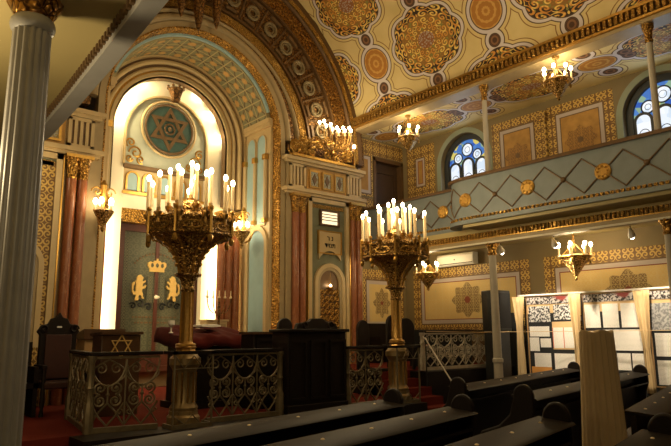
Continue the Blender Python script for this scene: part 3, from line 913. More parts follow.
# tympanum
mb = MB().prism([(XC + 1.0 * cos(pi * i / 32), AZ + 1.0 * sin(pi * i / 32)) for i in range(33)] + [(XC - 1.0, Z(3.62)), (XC + 1.0, Z(3.62))], 'xz', 12.97, 13.1)
ty = mb.build('tympanum', M['pale_blue'], wk)
mb = MB().bx((XC - 1.0, 12.84, Z(3.62)), (XC + 1.0, 13.0, Z(3.70))); mb.build('tympanum_ledge', M['umber'], wk)
mb = MB()
for s in (-1, 1):
    for c, r, a in (((XC + s * 0.72, 12.95, Z(4.0)), 0.16, 0), ((XC + s * 0.84, 12.95, Z(4.22)), 0.12, 1), ((XC + s * 0.60, 12.95, Z(3.86)), 0.10, 2), ((XC + s * 0.86, 12.95, Z(3.86)), 0.09, 3)):
        mb.tube(spiral(c, r, 1.3, a + (pi if s < 0 else 0), s, 'xz', 14), 0.02, 5)
mb.build('gilt_scrolls', M['gold'], wk)
# arcade of small blue arches and the bright ledge above the doors
mb = MB().bx((XC - 1.0, 12.98, Z(3.05)), (XC + 1.0, 13.1, Z(3.62))); mb.build('arcade_ground', M['cream'], wk)
for k in range(5):
    xc = XC - 0.76 + 0.38 * k
    MB().prism(arch_pts(xc, 0.115, Z(3.14), Z(3.42), 10), 'xz', 12.965, 12.98).build('arcade_recess', M['blue'], wk)
    MB().frame(arch_pts(xc, 0.155, Z(3.14), Z(3.42), 10), arch_pts(xc, 0.115, Z(3.14), Z(3.42), 10), 'xz', 12.94, 12.98).build('arcade_arch', M['gold'], wk)
mb = MB().bx((XC - 1.0, 12.9, Z(2.72)), (XC + 1.0, 13.1, Z(3.05))); mb.build('pale_lintel', M['white_plaster'], wk)
mb = MB().bx((XC - 1.0, 12.86, Z(3.03)), (XC + 1.0, 13.1, Z(3.09))); mb.build('lintel_fillet', M['gold'], wk)
mb = MB().bx((XC - 0.98, 12.93, Z(2.42)), (XC + 0.98, 13.1, Z(2.72))); mb.build('lintel_leaf_course', M['gold_deep'], wk)
struct('wall_ark_back', MB().bx((XC - 2.2, 13.4, 0), (XC + 2.2, 13.6, Z(6.6))), M['cream_dim'])
# ================================================================== THINGS
def twin_column(label, x, y, z0, z1, r=0.088, gap=0.096, capw=0.48, n=2, group='red marble twin columns'):
    t = thing('marble_column_pair' if n == 2 else 'marble_column_cluster', label, 'column', (x, y, z0), 0, group)
    h = z1 - z0
    for k in range(n):
        cx = (k - (n - 1) / 2) * gap * 2
        MB().lathe([(r * 1.02, 0.16), (r, 0.3), (r * 0.97, h - 0.42)], (cx, 0, 0), 20).build('shaft', M['marble'], t)
        MB().lathe([(r * 1.3, 0.0), (r * 1.3, 0.06), (r * 1.05, 0.09), (r * 1.2, 0.12), (r * 1.02, 0.17)], (cx, 0, 0), 20).build('base', M['gold'], t)
        MB().lathe([(r * 1.0, h - 0.44), (r * 1.1, h - 0.41), (r * 1.0, h - 0.38), (r * 1.1, h - 0.3), (r * 1.45, h - 0.08), (r * 1.5, h - 0.05)], (cx, 0, 0), 16).build('capital', M['gold_deep'], t)
    MB().box((0, 0.02, h - 0.03), (capw, 0.3, 0.06)).build('abacus', M['gold'], t)
    return t
for side, nm in (('right', 'right'), ('left', 'left')):
    f = (lambda x: x) if side == 'right' else mir
    z0 = PLAT if side == 'right' else 0.1
    twin_column({'right': 'red marble column pair between the gilt arch band and the inscription niche',
                 'left': 'red marble column pair beside the lit ark, behind the carved throne'}[side], f(8.31), PY - 0.06, z0, Z(3.18))
    twin_column({'right': 'red marble column pair at the outer corner of the inscription pier, beside the aisle',
                 'left': 'red marble column pair behind the big grey fluted column'}[side], f(10.06), PY - 0.06, z0, Z(3.18))
twin_column('three red marble columns right of the ark doors, beside the tall blue niche', 7.34, 12.62, PLAT, Z(2.85), 0.095, 0.10, 0.62, 3, None)
twin_column('three red marble columns left of the glowing band by the ark doors', 4.16, 12.62, PLAT, Z(2.85), 0.09, 0.093, 0.56, 3, None)

# the arch keystone pendants
t = thing('arch_pendant', 'dark carved three-pointed pendant hanging from the crown of the big arch', 'ornament', (5.52, 10.95, Z(6.70)))
MB().lathe([(0.03, -0.42), (0.07, -0.25), (0.11, 0.0), (0.13, 0.3), (0.08, 0.6)], (0.0, 0, 0), 10).build('middle_drop', M['bronze'], t)
for x in (-0.40, 0.42):
    MB().lathe([(0.02, -0.25), (0.06, -0.12), (0.09, 0.06), (0.10, 0.3), (0.06, 0.6)], (x, 0, 0), 10).build('side_drop', M['bronze'], t)
MB().bx((-0.6, 0.0, 0.45), (0.6, 0.3, 0.75)).build('bracket', M['bronze'], t, 35, 0.03)

# ------------------------------------------------------------------ ark doors
t = thing('torah_ark_doors', 'dark green double ark doors with gold crown and two gold lions', 'ark', (XC, 13.2, PLAT + 0.35))
H = Z(2.42) - PLAT - 0.35
mb = MB().frame(rect(-0.98, 0, 0.98, H), rect(-0.80, 0.12, 0.80, H - 0.16), 'xz', -0.08, 0.1); mb.build('door_frame', M['wood_red'], t)
for s in (-1, 1):
    x0, x1 = sorted((s * 0.02, s * 0.80))
    d = MB().bx((x0, 0.0, 0.12), (x1, 0.05, H - 0.16)).build('door', M['ark_panel'], t)
    d['label'] = 'dark green door leaf'
    e0, e1 = sorted((s * 0.66, s * 0.80))
    MB().bx((e0, -0.012, 0.45), (e1, 0.0, H - 0.3)).build('vine_border', M['ark_edge'], d)
    MB().bx((x0, -0.015, 0.12), (x1, 0.0, 0.42)).build('lower_panel', M['wood_red'], d)
    MB().bx((s * 0.02 - 0.02, -0.03, 0.12), (s * 0.02 + 0.02, 0.02, H - 0.16)).build('door_stile', M['wood_red'], d)
# crown
cz = 2.22
cr = [(-0.15, cz), (0.15, cz), (0.215, cz + 0.10), (0.215, cz + 0.17), (0.16, cz + 0.20), (0.10, cz + 0.18), (0.07, cz + 0.22), (0.025, cz + 0.22), (0.02, cz + 0.27), (-0.02, cz + 0.27), (-0.025, cz + 0.22), (-0.07, cz + 0.22), (-0.10, cz + 0.18), (-0.16, cz + 0.20), (-0.215, cz + 0.17), (-0.215, cz + 0.10)]
mb = MB().prism(cr, 'xz', -0.04, 0.0); mb.bx((-0.17, -0.045, cz - 0.03), (0.17, 0, cz + 0.03)); cw = mb.build('crown', M['gold_flat'], t)
for x in (-0.12, 0.0, 0.12): MB().prism([(x + 0.035 * cos(2 * pi * i / 12), cz + 0.115 + 0.05 * sin(2 * pi * i / 12)) for i in range(12)], 'xz', -0.043, -0.03).build('crown_opening', M['ark_edge'], cw)
# rampant lions facing the crown
lion = [(0.0, 0.0), (0.09, 0.0), (0.11, 0.05), (0.09, 0.10), (0.13, 0.17), (0.20, 0.14), (0.24, 0.06), (0.30, 0.05), (0.29, 0.09), (0.26, 0.11), (0.25, 0.20), (0.21, 0.27),
        (0.22, 0.34), (0.31, 0.36), (0.37, 0.44), (0.34, 0.47), (0.28, 0.42), (0.22, 0.42), (0.24, 0.50), (0.33, 0.56), (0.32, 0.60), (0.22, 0.56), (0.22, 0.62), (0.25, 0.68), (0.20, 0.72), (0.15, 0.77), (0.08, 0.75),
        (0.03, 0.70), (0.02, 0.62), (-0.03, 0.55), (0.0, 0.48), (-0.01, 0.38), (0.0, 0.28), (-0.05, 0.24), (-0.10, 0.30), (-0.09, 0.42), (-0.05, 0.50), (-0.08, 0.55), (-0.14, 0.50), (-0.15, 0.38), (-0.14, 0.24), (-0.07, 0.16), (0.0, 0.17), (0.02, 0.12), (-0.01, 0.06)]
for s in (-1, 1):
    pts = [(s * (-0.47 + x * 0.64), 1.54 + z * 0.74) for x, z in lion]
    MB().prism(pts, 'xz', -0.045, 0.0).build('lion_applique', M['gold_flat'], t)
MB().prism([(-0.22, 1.5), (0.22, 1.5), (0.22, 2.0), (0.19, 2.08), (0.11, 2.12), (0.03, 2.07), (-0.03, 2.07), (-0.11, 2.12), (-0.19, 2.08), (-0.22, 2.0)], 'xz', -0.02, 0.0).build('tablets', M['ark_edge'], t)
mb = MB()
for s in (-1, 1):
    for c, r in (((s * 0.36, -0.02, 1.46), 0.10), ((s * 0.17, -0.02, 1.40), 0.09), ((s * 0.52, -0.02, 1.42), 0.08)): mb.tube(spiral(c, r, 1.1, 0.5 if s > 0 else pi - 0.5, s, 'xz', 12), 0.018, 4)
mb.build('scroll_support', M['black'], t)
mb = MB().ball((0.0, -0.05, 1.62), 0.045, 10, 8); mb.ball((0.05, -0.05, 1.62), 0.03, 8, 6); mb.build('door_knob', M['white_plaster'], t)
mb = MB()
for z, L in ((1.16, 0.52), (1.04, 0.46)):
    x = -L
    while x < L:
        w = random.uniform(0.03, 0.08); mb.bx((x, -0.012, z), (min(x + w, L), 0.0, z + 0.035)); x += w + 0.03
for k in range(15):
    a = RAD(35 + 7.9 * k); mb.box((0.62 * cos(a), -0.006, 2.05 + 0.55 * sin(a)), (0.045, 0.012, 0.04))
mb.build('inscription', M['umber'], t)

# roundel with the star of David
t = thing('star_of_david_roundel', 'large round dark teal roundel with a brown six-pointed star', 'ornament', (XC + 0.02, 12.90, Z(4.68)))
R = 0.56
MB().prism(ring_pts(0, 0, R, 40), 'xz', -0.02, 0.05).build('disc', M['teal_disc'], t)
MB().torus((0, -0.03, 0), R + 0.02, 0.03, 'y', 48, 8).build('ring', M['umber'], t)
MB().torus((0, -0.02, 0), R + 0.10, 0.03, 'y', 48, 8).build('outer_ring', M['cream'], t)
mb = MB()
for k in range(2):
    o = [(0.53 * sin(2 * pi * i / 3 + k * pi), 0.53 * cos(2 * pi * i / 3 + k * pi)) for i in range(3)]
    n = [(x * 0.72, z * 0.72) for x, z in o]
    mb.frame(o, n, 'xz', -0.05 - 0.004 * k, -0.02)
mb.build('star', M['umber'], t)
mb = MB().torus((0, -0.04, 0), 0.12, 0.022, 'y', 20, 6); mb.ball((0, -0.04, 0), 0.05, 8, 6)
for i in range(6): mb.ball((0.12 * cos(i * pi / 3), -0.045, 0.12 * sin(i * pi / 3)), 0.025, 6, 4)
mb.build('centre_rosette', M['umber'], t)
# crown over the roundel
t = thing('gilt_coronet', 'small dark gilt crown above the star roundel', 'ornament', (XC + 0.02, 12.62, Z(5.29)))
MB().lathe([(0.10, 0.0), (0.12, 0.05), (0.11, 0.08), (0.17, 0.26), (0.19, 0.30)], (0, 0, 0), 8).build('band', M['bronze'], t)
for i in range(8): MB().ball((0.185 * cos(i * pi / 4), 0.185 * sin(i * pi / 4), 0.33), 0.035, 6, 5).build('point', M['bronze'], t)

# ------------------------------------------------------------------ pier fittings: lit panel, tablet, niche lamp
t = thing('lit_lamp_panel', 'lit striped milk-glass lamp panel above the inscription tablet', 'lamp', (9.22, PY - 0.05, Z(2.52)))
MB().frame(rect(-0.30, 0, 0.30, 0.38), rect(-0.25, 0.04, 0.25, 0.34), 'xz', -0.05, 0.03).build('frame', M['brown'], t)
MB().bx((-0.25, -0.01, 0.04), (0.25, 0.01, 0.34)).build('milk_glass', M['lamp_panel'], t)
mb = MB()
for z in (0.13, 0.20, 0.27): mb.bx((-0.25, -0.03, z), (0.25, 0, z + 0.018))
mb.build('bars', M['umber'], t)
t = thing('inscription_tablet', 'cream tablet with dark Hebrew lettering over the arched niche', 'plaque', (9.22, PY - 0.05, Z(1.86)))
pts = [(-0.34, -0.16), (-0.30, -0.10), (-0.2, 0.0), (-0.1, 0.045), (0, 0.06), (0.1, 0.045), (0.2, 0.0), (0.30, -0.10), (0.34, -0.16), (0.34, 0.52), (-0.34, 0.52)]
MB().prism(pts, 'xz', -0.035, 0.012).build('slab', M['cream'], t)
MB().frame(rect(-0.36, -0.02, 0.36, 0.54), rect(-0.33, 0.01, 0.33, 0.51), 'xz', -0.05, 0.0).build('rim', M['gold'], t)
def letters(txt, x, z, size, parent, mat, name='lettering'):
    cu = bpy.data.curves.new(name, 'FONT'); cu.body = txt; cu.size = size; cu.align_x = 'CENTER'; cu.extrude = 0.004
    cu.materials.append(mat)
    o = bpy.data.objects.new(name, cu); COL.objects.link(o); o.parent = parent
    dg = bpy.context.evaluated_depsgraph_get()
    me = bpy.data.meshes.new_from_object(o.evaluated_get(dg)); bpy.data.objects.remove(o)
    o = bpy.data.objects.new(name, me); COL.objects.link(o); o.parent = parent
    o.location = (x, -0.04, z); o.rotation_euler = (pi / 2, 0, 0)
    return o
letters('\u05e8 \u05e0', 0, 0.31, 0.16, t, M['black'])
letters('\u05d3\u05d9\u05de\u05ea', 0, 0.14, 0.16, t, M['black'])
t = thing('eternal_lamp', 'small hanging lamp glowing in the top of the arched niche', 'lamp', (9.22, PY - 0.09, Z(0.98)))
MB().lathe([(0.02, 0.0), (0.06, 0.03), (0.07, 0.08), (0.04, 0.10)], (0, 0, 0), 12).build('cup', M['brass'], t)
MB().ball((0, 0, 0.125), 0.03, 8, 6).build('bulb', M['bulb'], t)
MB().cyl((0, 0, 0.15), (0, 0, 0.42), 0.006, n=6).build('chain', M['brass'], t)

# gilt foliage crest with branched lamp on the pier cornice
t = thing('gilt_foliage_crest', 'openwork gilt foliage crest on the pier cornice under the ring medallions', 'ornament', (9.2, PY - 0.08, Z(4.063)))
rnd = random.Random(3); mb = MB()
for k in range(58):
    x = rnd.uniform(-1.12, 0.70); hmax = 0.62 if abs(x) < 0.95 else 0.42
    z = rnd.uniform(0.14, hmax - 0.06); r = min(rnd.uniform(0.07, 0.15), z - 0.025)
    mb.tube(spiral((x, rnd.uniform(-0.07, 0.02), z), r, rnd.uniform(0.8, 1.4), rnd.uniform(0, 6.28), rnd.choice((-1, 1)), 'xz', 12, 0.15), 0.019, 4)
for k in range(24):
    x = rnd.uniform(-1.1, 0.74); z = rnd.uniform(0.11, 0.55)
    mb.ball((x, -0.06, z), rnd.uniform(0.03, 0.055), 7, 5, (1.2, 0.6, 0.8))
mb.bx((-1.15, -0.1, 0.0), (0.76, 0.06, 0.06))
mb.build('scrollwork', M['gold'], t)
def branched(label, x, y, z, n, w, arm):
    t = thing('branched_lamp', label, 'lamp', (x, y, z))
    MB().lathe([(0.09, 0), (0.05, 0.05), (0.03, 0.2), (0.045, 0.24), (0.02, 0.3)], (0, 0, 0), 12).build('stem', M['brass'], t)
    for k in range(n):
        u = -1 + 2 * k / (n - 1)
        xe = u * w; ye = -0.10 - 0.05 * (k % 2); ze = arm + 0.10 * abs(u) + 0.06 * (k % 2)
        pts = [(xe * (1 - cos(pi / 2 * i / 8)), ye * i / 8, 0.12 + (ze - 0.12) * sin(pi / 2 * i / 8) ** 2 * (i / 8)) for i in range(9)]
        pts = [(xe * sin(pi / 2 * i / 8), ye * i / 8, 0.14 - 0.10 * sin(pi * i / 8) + (ze - 0.14) * (1 - cos(pi / 2 * i / 8))) for i in range(9)]
        a = MB().tube(pts, 0.013, 5).build('arm', M['brass'], t)
        MB().lathe([(0.03, ze - 0.01), (0.035, ze + 0.02), (0.014, ze + 0.025), (0.014, ze + 0.09)], (xe, ye, 0), 8).build('candle_holder', M['candle'], a)
        MB().ball((xe, ye, ze + 0.13), 0.036, 8, 6, (1, 1, 1.3)).build('bulb', M['bulb'], a)
    return t
branched('branched brass lamp of many glowing bulbs standing in the gilt foliage crest', 9.22, PY - 0.22, Z(4.28), 11, 0.50, 0.44)
t = thing('single_candle_lamp', 'single glowing candle lamp at the corner of the pier cornice', 'lamp', (10.06, PY - 0.05, Z(4.06)))
MB().lathe([(0.06, 0), (0.03, 0.08), (0.03, 0.42), (0.05, 0.46), (0.015, 0.47), (0.015, 0.56)], (0, 0, 0), 10).build('stand', M['brass'], t)
MB().ball((0, 0, 0.61), 0.042, 8, 6, (1, 1, 1.3)).build('bulb', M['bulb'], t)

# ------------------------------------------------------------------ wall sconces by the ark
def sconce(label, x, y, z, n=4, R=0.18, rz=0.0):
    t = thing('wall_sconce', label, 'lamp', (x, y, z), rz, 'gilt basket sconces')
    MB().lathe([(0.015, -0.36), (0.05, -0.30), (0.03, -0.26), (0.10, -0.14), (R, -0.02), (R + 0.02, 0.02), (R - 0.02, 0.04)], (0, 0, 0), 8).build('basket', M['brass_open'], t)
    MB().tube([(0, 0.1, -0.22), (0, 0.22, -0.16), (0, 0.30, 0.02)], 0.022, 6).build('bracket', M['brass'], t)
    for k in range(n):
        a = 2 * pi * (k + 0.25) / n
        cx, cy = R * 0.85 * cos(a), R * 0.85 * sin(a)
        c = MB().lathe([(0.03, 0.02), (0.035, 0.05), (0.018, 0.06), (0.018, 0.15)], (cx, cy, 0), 8).build('candle', M['candle'], t)
        MB().ball((cx, cy, 0.195), 0.045, 8, 6, (1, 1, 1.3)).build('bulb', M['bulb'], c)
    mb = MB().lathe([(0.05, 0.02), (0.03, 0.2), (0.06, 0.28), (0.03, 0.36), (0.07, 0.5), (0.02, 0.6)], (0, 0.05, 0), 8)
    for s in (-1, 1): mb.tube(spiral((s * 0.12, 0.06, 0.38), 0.10, 1.1, 0 if s > 0 else pi, s, 'xz'), 0.014, 5)
    mb.build('foliate_finial', M['gold'], t)
    return t
sconce('gilt basket sconce with glowing bulbs beside the bright band left of the ark', 3.77, PY - 0.30, Z(2.16), 5, 0.17)
sconce('gilt basket sconce with glowing bulbs in front of the tall blue niche', 7.30, 11.98, Z(2.28), 5, 0.19, -pi / 2)
sconce('gilt basket sconce partly hidden by the big grey fluted column', 2.17, PY - 0.42, Z(2.68), 3, 0.14)

# ------------------------------------------------------------------ the two great candelabra
def candelabrum(label, x, y, z, group, dim):
    t = thing('candelabrum', label, 'candelabrum', (x, y, z), RAD(22.5), group)
    t.scale = (0.955,) * 3
    o8 = pi / 8
    MB().lathe([(0.23, 0), (0.23, 0.12), (0.20, 0.15), (0.20, 0.20)], (0, 0, 0), 8, o8).build('plinth', M['pedestal'], t)
    p = MB().lathe([(0.18, 0.20), (0.19, 0.24), (0.155, 0.30), (0.15, 0.70), (0.18, 0.76), (0.21, 0.80), (0.21, 0.88), (0.17, 0.92), (0.16, 0.96)], (0, 0, 0), 16).build('pedestal', M['pedestal'], t)
    mb = MB()
    for k in range(12):
        a = k * pi / 6; mb.cyl((0.155 * cos(a), 0.155 * sin(a), 0.31), (0.152 * cos(a), 0.152 * sin(a), 0.70), 0.014, n=5)
    mb.build('pedestal_ribs', M['brass'], p)
    s_ = MB().lathe([(0.15, 0.95), (0.13, 1.0), (0.15, 1.03), (0.105, 1.08), (0.088, 1.12), (0.080, 1.76), (0.09, 1.80)], (0, 0, 0), 8, o8).build('shaft', M['brass'], t)
    mb = MB()
    for k in range(8):
        a = (k + 0.5) * pi / 4; mb.cyl((0.087 * cos(a), 0.087 * sin(a), 1.1), (0.080 * cos(a), 0.080 * sin(a), 1.78), 0.010, n=5)
    mb.torus((0, 0, 1.06), 0.12, 0.020, 'z', 20, 6); mb.build('shaft_ribs', M['gold'], s_)
    MB().lathe([(0.085, 1.78), (0.105, 1.81), (0.09, 1.84), (0.10, 1.92), (0.13, 1.98), (0.185, 2.0), (0.185, 2.03), (0.12, 2.04)], (0, 0, 0), 16).build('capital', M['brass_open'], t)
    prof = [(0.115, 2.03), (0.13, 2.11), (0.16, 2.21), (0.215, 2.31), (0.30, 2.41), (0.42, 2.49), (0.57, 2.55)]
    b = MB().lathe(prof, (0, 0, 0), 16, pi / 16).build('basket', M['brass_open'], t)
    mb = MB()
    for k in range(8):
        a = k * pi / 4 + o8
        mb.tube([((r + 0.012) * cos(a), (r + 0.012) * sin(a), zz) for r, zz in prof], 0.016, 5)
        for r, zz in ((0.16, 2.16), (0.195, 2.26), (0.26, 2.36), (0.36, 2.45), (0.50, 2.52)):
            mb.ball(((r + 0.02) * cos(a), (r + 0.02) * sin(a), zz), 0.022, 6, 5)
        r, zz = 0.60, 2.47; mb.ball((r * cos(a), r * sin(a), zz), 0.04, 7, 5, (1, 1, 1.5))
    mb.build('basket_ribs', M['gold'], b)
    g = MB().lathe([(0.55, 2.52), (0.62, 2.55), (0.62, 2.58), (0.595, 2.60), (0.595, 2.73), (0.62, 2.75), (0.62, 2.78), (0.57, 2.78), (0.53, 2.62)], (0, 0, 0), 8, o8).build('gallery_ring', M['brass_open'], t)
    mb = MB()
    for k in range(8):
        a = k * pi / 4 + o8; mb.cyl((0.61 * cos(a), 0.61 * sin(a), 2.54), (0.61 * cos(a), 0.61 * sin(a), 2.85), 0.022, n=6); mb.ball((0.61 * cos(a), 0.61 * sin(a), 2.88), 0.035, 7, 5)
        a2 = k * pi / 4; n = 0.52
        for sx in (-1, 1):
            for q in range(9):
                pass
        mb.tube([(0.575 * cos(a2) - 0.13 * cos(2 * pi * q / 12) * sin(a2), 0.575 * sin(a2) + 0.13 * cos(2 * pi * q / 12) * cos(a2), 2.65 + 0.05 * sin(2 * pi * q / 12)) for q in range(12)], 0.012, 5, True)
    mb.build('ring_finials', M['gold'], g)
    MB().lathe([(0.40, 2.60), (0.40, 2.72), (0.36, 2.84), (0.31, 2.88), (0.30, 2.94), (0.18, 2.95), (0.14, 3.05), (0.05, 3.08)], (0, 0, 0), 12).build('inner_tier', M['brass_open'], t)
    spots = [(0.585, 2 * pi * k / 11 + 0.2, 2.80) for k in range(11)] + [(0.30, 2 * pi * k / 7 + 0.5, 2.95) for k in range(7)] + [(0.0, 0, 3.08)]
    for r, a, zz in spots:
        cx, cy = r * cos(a), r * sin(a)
        c = MB().lathe([(0.027, zz + 0.05), (0.026, zz + 0.50)], (cx, cy, 0), 10).build('candle', M['candle'], t)
        MB().lathe([(0.03, zz - 0.12), (0.02, zz - 0.05), (0.05, zz), (0.055, zz + 0.03), (0.028, zz + 0.04), (0.028, zz + 0.08)], (cx, cy, 0), 8).build('drip_cup', M['brass'], c)
        MB().ball((cx, cy, zz + 0.548), 0.031, 8, 6, (1, 1, 1.6)).build('bulb', M['bulb'], c)
    return t
RY = 7.5
candelabrum('tall brass candelabrum with electric candles in front of the ark, between rail panels', 3.76, RY, PLAT, 'great brass candelabra', 1)
candelabrum('tall brass candelabrum with electric candles beside the red carpeted steps', 7.70, RY, PLAT, 'great brass candelabra', 1)

# ------------------------------------------------------------------ hanging chandeliers of the galleries
def chandelier(label, x, y, ztop, zc, R, n=6):
    """ztop: where it hangs from; zc: rim height"""
    t = thing('hanging_chandelier', label, 'chandelier', (x, y, zc), 0.3, 'small gallery chandeliers')
    d = ztop - zc
    MB().lathe([(0.06, d - 0.05), (0.07, d - 0.02), (0.07, d)], (0, 0, 0), 12).build('ceiling_cup', M['brass'], t)
    mb = MB().cyl((0, 0, 0.2), (0, 0, d - 0.03), 0.010, n=6)
    k = 0.3
    while k < d - 0.1: mb.torus((0, 0, k), 0.018, 0.006, 'x', 8, 4); k += 0.07
    mb.build('chain', M['brass'], t)
    MB().lathe([(0.015, -0.42 * R / 0.3), (0.04, -0.38 * R / 0.3), (0.03, -0.34 * R / 0.3), (0.09, -0.26 * R / 0.3), (R * 0.62, -0.12), (R * 0.9, -0.03), (R * 0.95, 0.03)], (0, 0, 0), 6).build('basket', M['brass_open'], t)
    mb = MB()
    for i in range(6):
        a = i * pi / 3; mb.ball((R * 0.95 * cos(a), R * 0.95 * sin(a), -0.06), 0.025, 6, 5, (1, 1, 1.8)); mb.cyl((R * 0.92 * cos(a), R * 0.92 * sin(a), 0.0), (0, 0, 0.32), 0.006, n=4)
    mb.build('stays', M['gold'], t)
    MB().torus((0, 0, 0.03), R * 0.95, 0.022, 'z', 24, 6).build('ring', M['gold'], t)
    for i in range(n):
        a = (i + 0.5) * 2 * pi / n; cx, cy = R * cos(a), R * sin(a)
        c = MB().lathe([(0.032, 0.03), (0.036, 0.06), (0.017, 0.07), (0.017, 0.22)], (cx, cy, 0), 8).build('candle', M['candle'], t)
        MB().ball((cx, cy, 0.262), 0.036, 8, 6, (1, 1, 1.3)).build('bulb', M['bulb'], c)
    return t
CHAND = [
    ('small chandelier under the gallery, above the notice boards', 11.2, 6.05, Z(2.0), Z(1.40), 0.31, 7),
    ('small chandelier under the gallery, behind the second candelabrum', 11.2, 9.82, Z(2.0), Z(1.36), 0.27, 5),
    ('small chandelier under the painted aisle ceiling, in front of the stained glass panels', 10.27, 5.62, Z(5.16), Z(4.62), 0.25, 7),
    ('small chandelier high above the second candelabrum, by the dark doorway', 10.42, 9.6, Z(5.16), Z(4.55), 0.25, 6)]
for c in CHAND: chandelier(*c)

# ------------------------------------------------------------------ columns
def iron_column(label, x, y):
    t = thing('gallery_column', label, 'column', (x, y, 0), 0, 'slender gallery columns')
    MB().lathe([(0.16, 0), (0.16, 0.25), (0.12, 0.32)], (0, 0, 0), 16).build('base', M['pole'], t)
    MB().lathe([(0.095, 0.3), (0.088, 1.0), (0.105, 1.02), (0.105, 1.08), (0.084, 1.10), (0.072, Z(1.52)), (0.085, Z(1.54))], (0, 0, 0), 16).build('shaft', M['pole'], t)
    MB().lathe([(0.085, Z(1.52)), (0.095, Z(1.55)), (0.08, Z(1.58)), (0.09, Z(1.66)), (0.14, Z(1.74)), (0.14, Z(1.77))], (0, 0, 0), 12).build('capital', M['gold_deep'], t)
    MB().lathe([(0.075, Z(2.1)), (0.058, Z(2.6)), (0.052, Z(4.84))], (0, 0, 0), 14).build('upper_shaft', M['pole'], t)
    MB().lathe([(0.055, Z(4.82)), (0.07, Z(4.85)), (0.055, Z(4.90)), (0.07, Z(5.02)), (0.10, Z(5.10)), (0.10, Z(5.16))], (0, 0, 0), 12).build('upper_capital', M['gold_deep'], t)
iron_column('slender pale column rising beside the loudspeaker and notice boards', 10.36, 7.35)
iron_column('slender pale column in front of the upper stained glass window, at the frame edge', 10.36, 3.96)
t = thing('fluted_column', 'thick grey fluted column in the foreground under the left gallery', 'column', (0.915, 4.22, 0))
n = 48; mbv = []
prof = [(0.135, 0.3), (0.132, 1.5), (0.125, 2.6), (0.118, Z(2.02))]
vs, fs = [], []
for r, z in prof:
    for j in range(96):
        a = 2 * pi * j / 96; q = r * (1 - 0.10 * max(0, cos(16 * a)) ** 0.6)
        vs.append((q * cos(a), q * sin(a), z))
for i in range(len(prof) - 1):
    for j in range(96): fs.append((i * 96 + j, i * 96 + (j + 1) % 96, (i + 1) * 96 + (j + 1) % 96, (i + 1) * 96 + j))
MB().add(vs, fs).build('shaft', M['column_grey'], t, 50)
MB().lathe([(0.20, 0), (0.20, 0.15), (0.16, 0.2), (0.17, 0.26), (0.135, 0.31)], (0, 0, 0), 24).build('base', M['column_grey'], t)
MB().lathe([(0.117, Z(1.99)), (0.135, Z(2.01)), (0.142, Z(2.04)), (0.135, Z(2.07)), (0.12, Z(2.09))], (0, 0, 0), 24).build('necking', M['column_grey'], t)
MB().lathe([(0.12, Z(2.08)), (0.13, Z(2.12)), (0.17, Z(2.19)), (0.18, Z(2.22))], (0, 0, 0), 16).build('capital', M['gilt_dim'], t)
# ------------------------------------------------------------------ railings of the bimah
def railing(label, A, B, z, h, posts=(True, True), mat='iron', group='scrollwork railings'):
    A = Vector(A); B = Vector(B); L = (B - A).length; ang = atan2(B.y - A.y, B.x - A.x)
    t = thing('scrollwork_railing', label, 'railing', (A.x, A.y, z), ang, group)
    MB().box((L / 2, 0, h - 0.02), (L + 0.06, 0.10, 0.045)).build('handrail', M['wood'], t, 35, 0.01)
    mb = MB().box((L / 2, 0, 0.03), (L, 0.06, 0.06)); mb.build('bottom_rail', M[mat], t); MB().box((L / 2, 0, h - 0.065), (L, 0.03, 0.03)).build('top_rail', M[mat], t)
    for k, u in enumerate((0.0, L)):
        if posts[k]:
            MB().lathe([(0.06, 0), (0.06, 0.3), (0.045, 0.34), (0.04, 0.5), (0.05, 0.52), (0.04, 0.55), (0.04, h - 0.12), (0.055, h - 0.08), (0.055, h - 0.04)], (u, 0, 0), 8).build('post', M[mat], t)
    n = max(1, round(L / 0.40)); w = L / n
    z0, z1 = 0.07, h - 0.09; H = z1 - z0
    mb = MB(); R = 0.0125
    for i in range(n):
        c = (i + 0.5) * w
        if i: mb.cyl((i * w, 0, z0), (i * w, 0, z1), 0.012, n=5)
        # upper hanging arcs crossing each other
        for s in (-1, 1):
            mb.tube([(c + s * (w * 0.5) - s * w * 0.5 * (1 - cos(pi / 2 * q / 8)) * 1.0, 0, z1 - H * 0.40 * sin(pi / 2 * q / 8)) for q in range(9)], R, 5)
            mb.tube([(c + s * w * 0.5 * sin(pi * q / 10), 0.006, z1 - H * 0.42 * q / 10) for q in range(11)], R * 0.8, 5)
            mb.tube(spiral((c + s * w * 0.22, 0, z1 - H * 0.14), w * 0.17, 1.2, pi / 2, s, 'xz', 14, 0.2), R * 0.8, 5)
            # middle pairs of scrolls back to back
            for v in (-1, 1):
                mb.tube(spiral((c + s * w * 0.22, 0, z0 + H * 0.47 + v * H * 0.095), w * 0.19, 1.5, -v * pi / 2, s * v, 'xz', 18, 0.22), R * 1.1, 5)
                mb.ball((c + s * w * 0.22, 0, z0 + H * 0.47 + v * H * 0.095), 0.018, 6, 5)
            # lower crossing bars
            mb.tube([(c, 0, z0 + H * 0.34), (c + s * w * 0.22, 0.004, z0 + H * 0.22), (c + s * w * 0.47, 0, z0 + H * 0.02)], R, 5)
            mb.tube([(c + s * w * 0.47, 0, z0 + H * 0.34), (c + s * w * 0.25, -0.004, z0 + H * 0.15), (c, 0, z0)], R, 5)
            mb.tube(spiral((c + s * w * 0.36, 0, z0 + H * 0.20), w * 0.10, 1.1, 0, s, 'xz', 10, 0.2), R * 0.8, 4)
        mb.cyl((c, 0, z0 + H * 0.33), (c, 0, z0 + H * 0.62), R, n=5)
        mb.ball((c, 0, z0 + H * 0.47), 0.024, 6, 5)
    mb.build('scrollwork', M[mat], t)
    return t
RH = 0.94
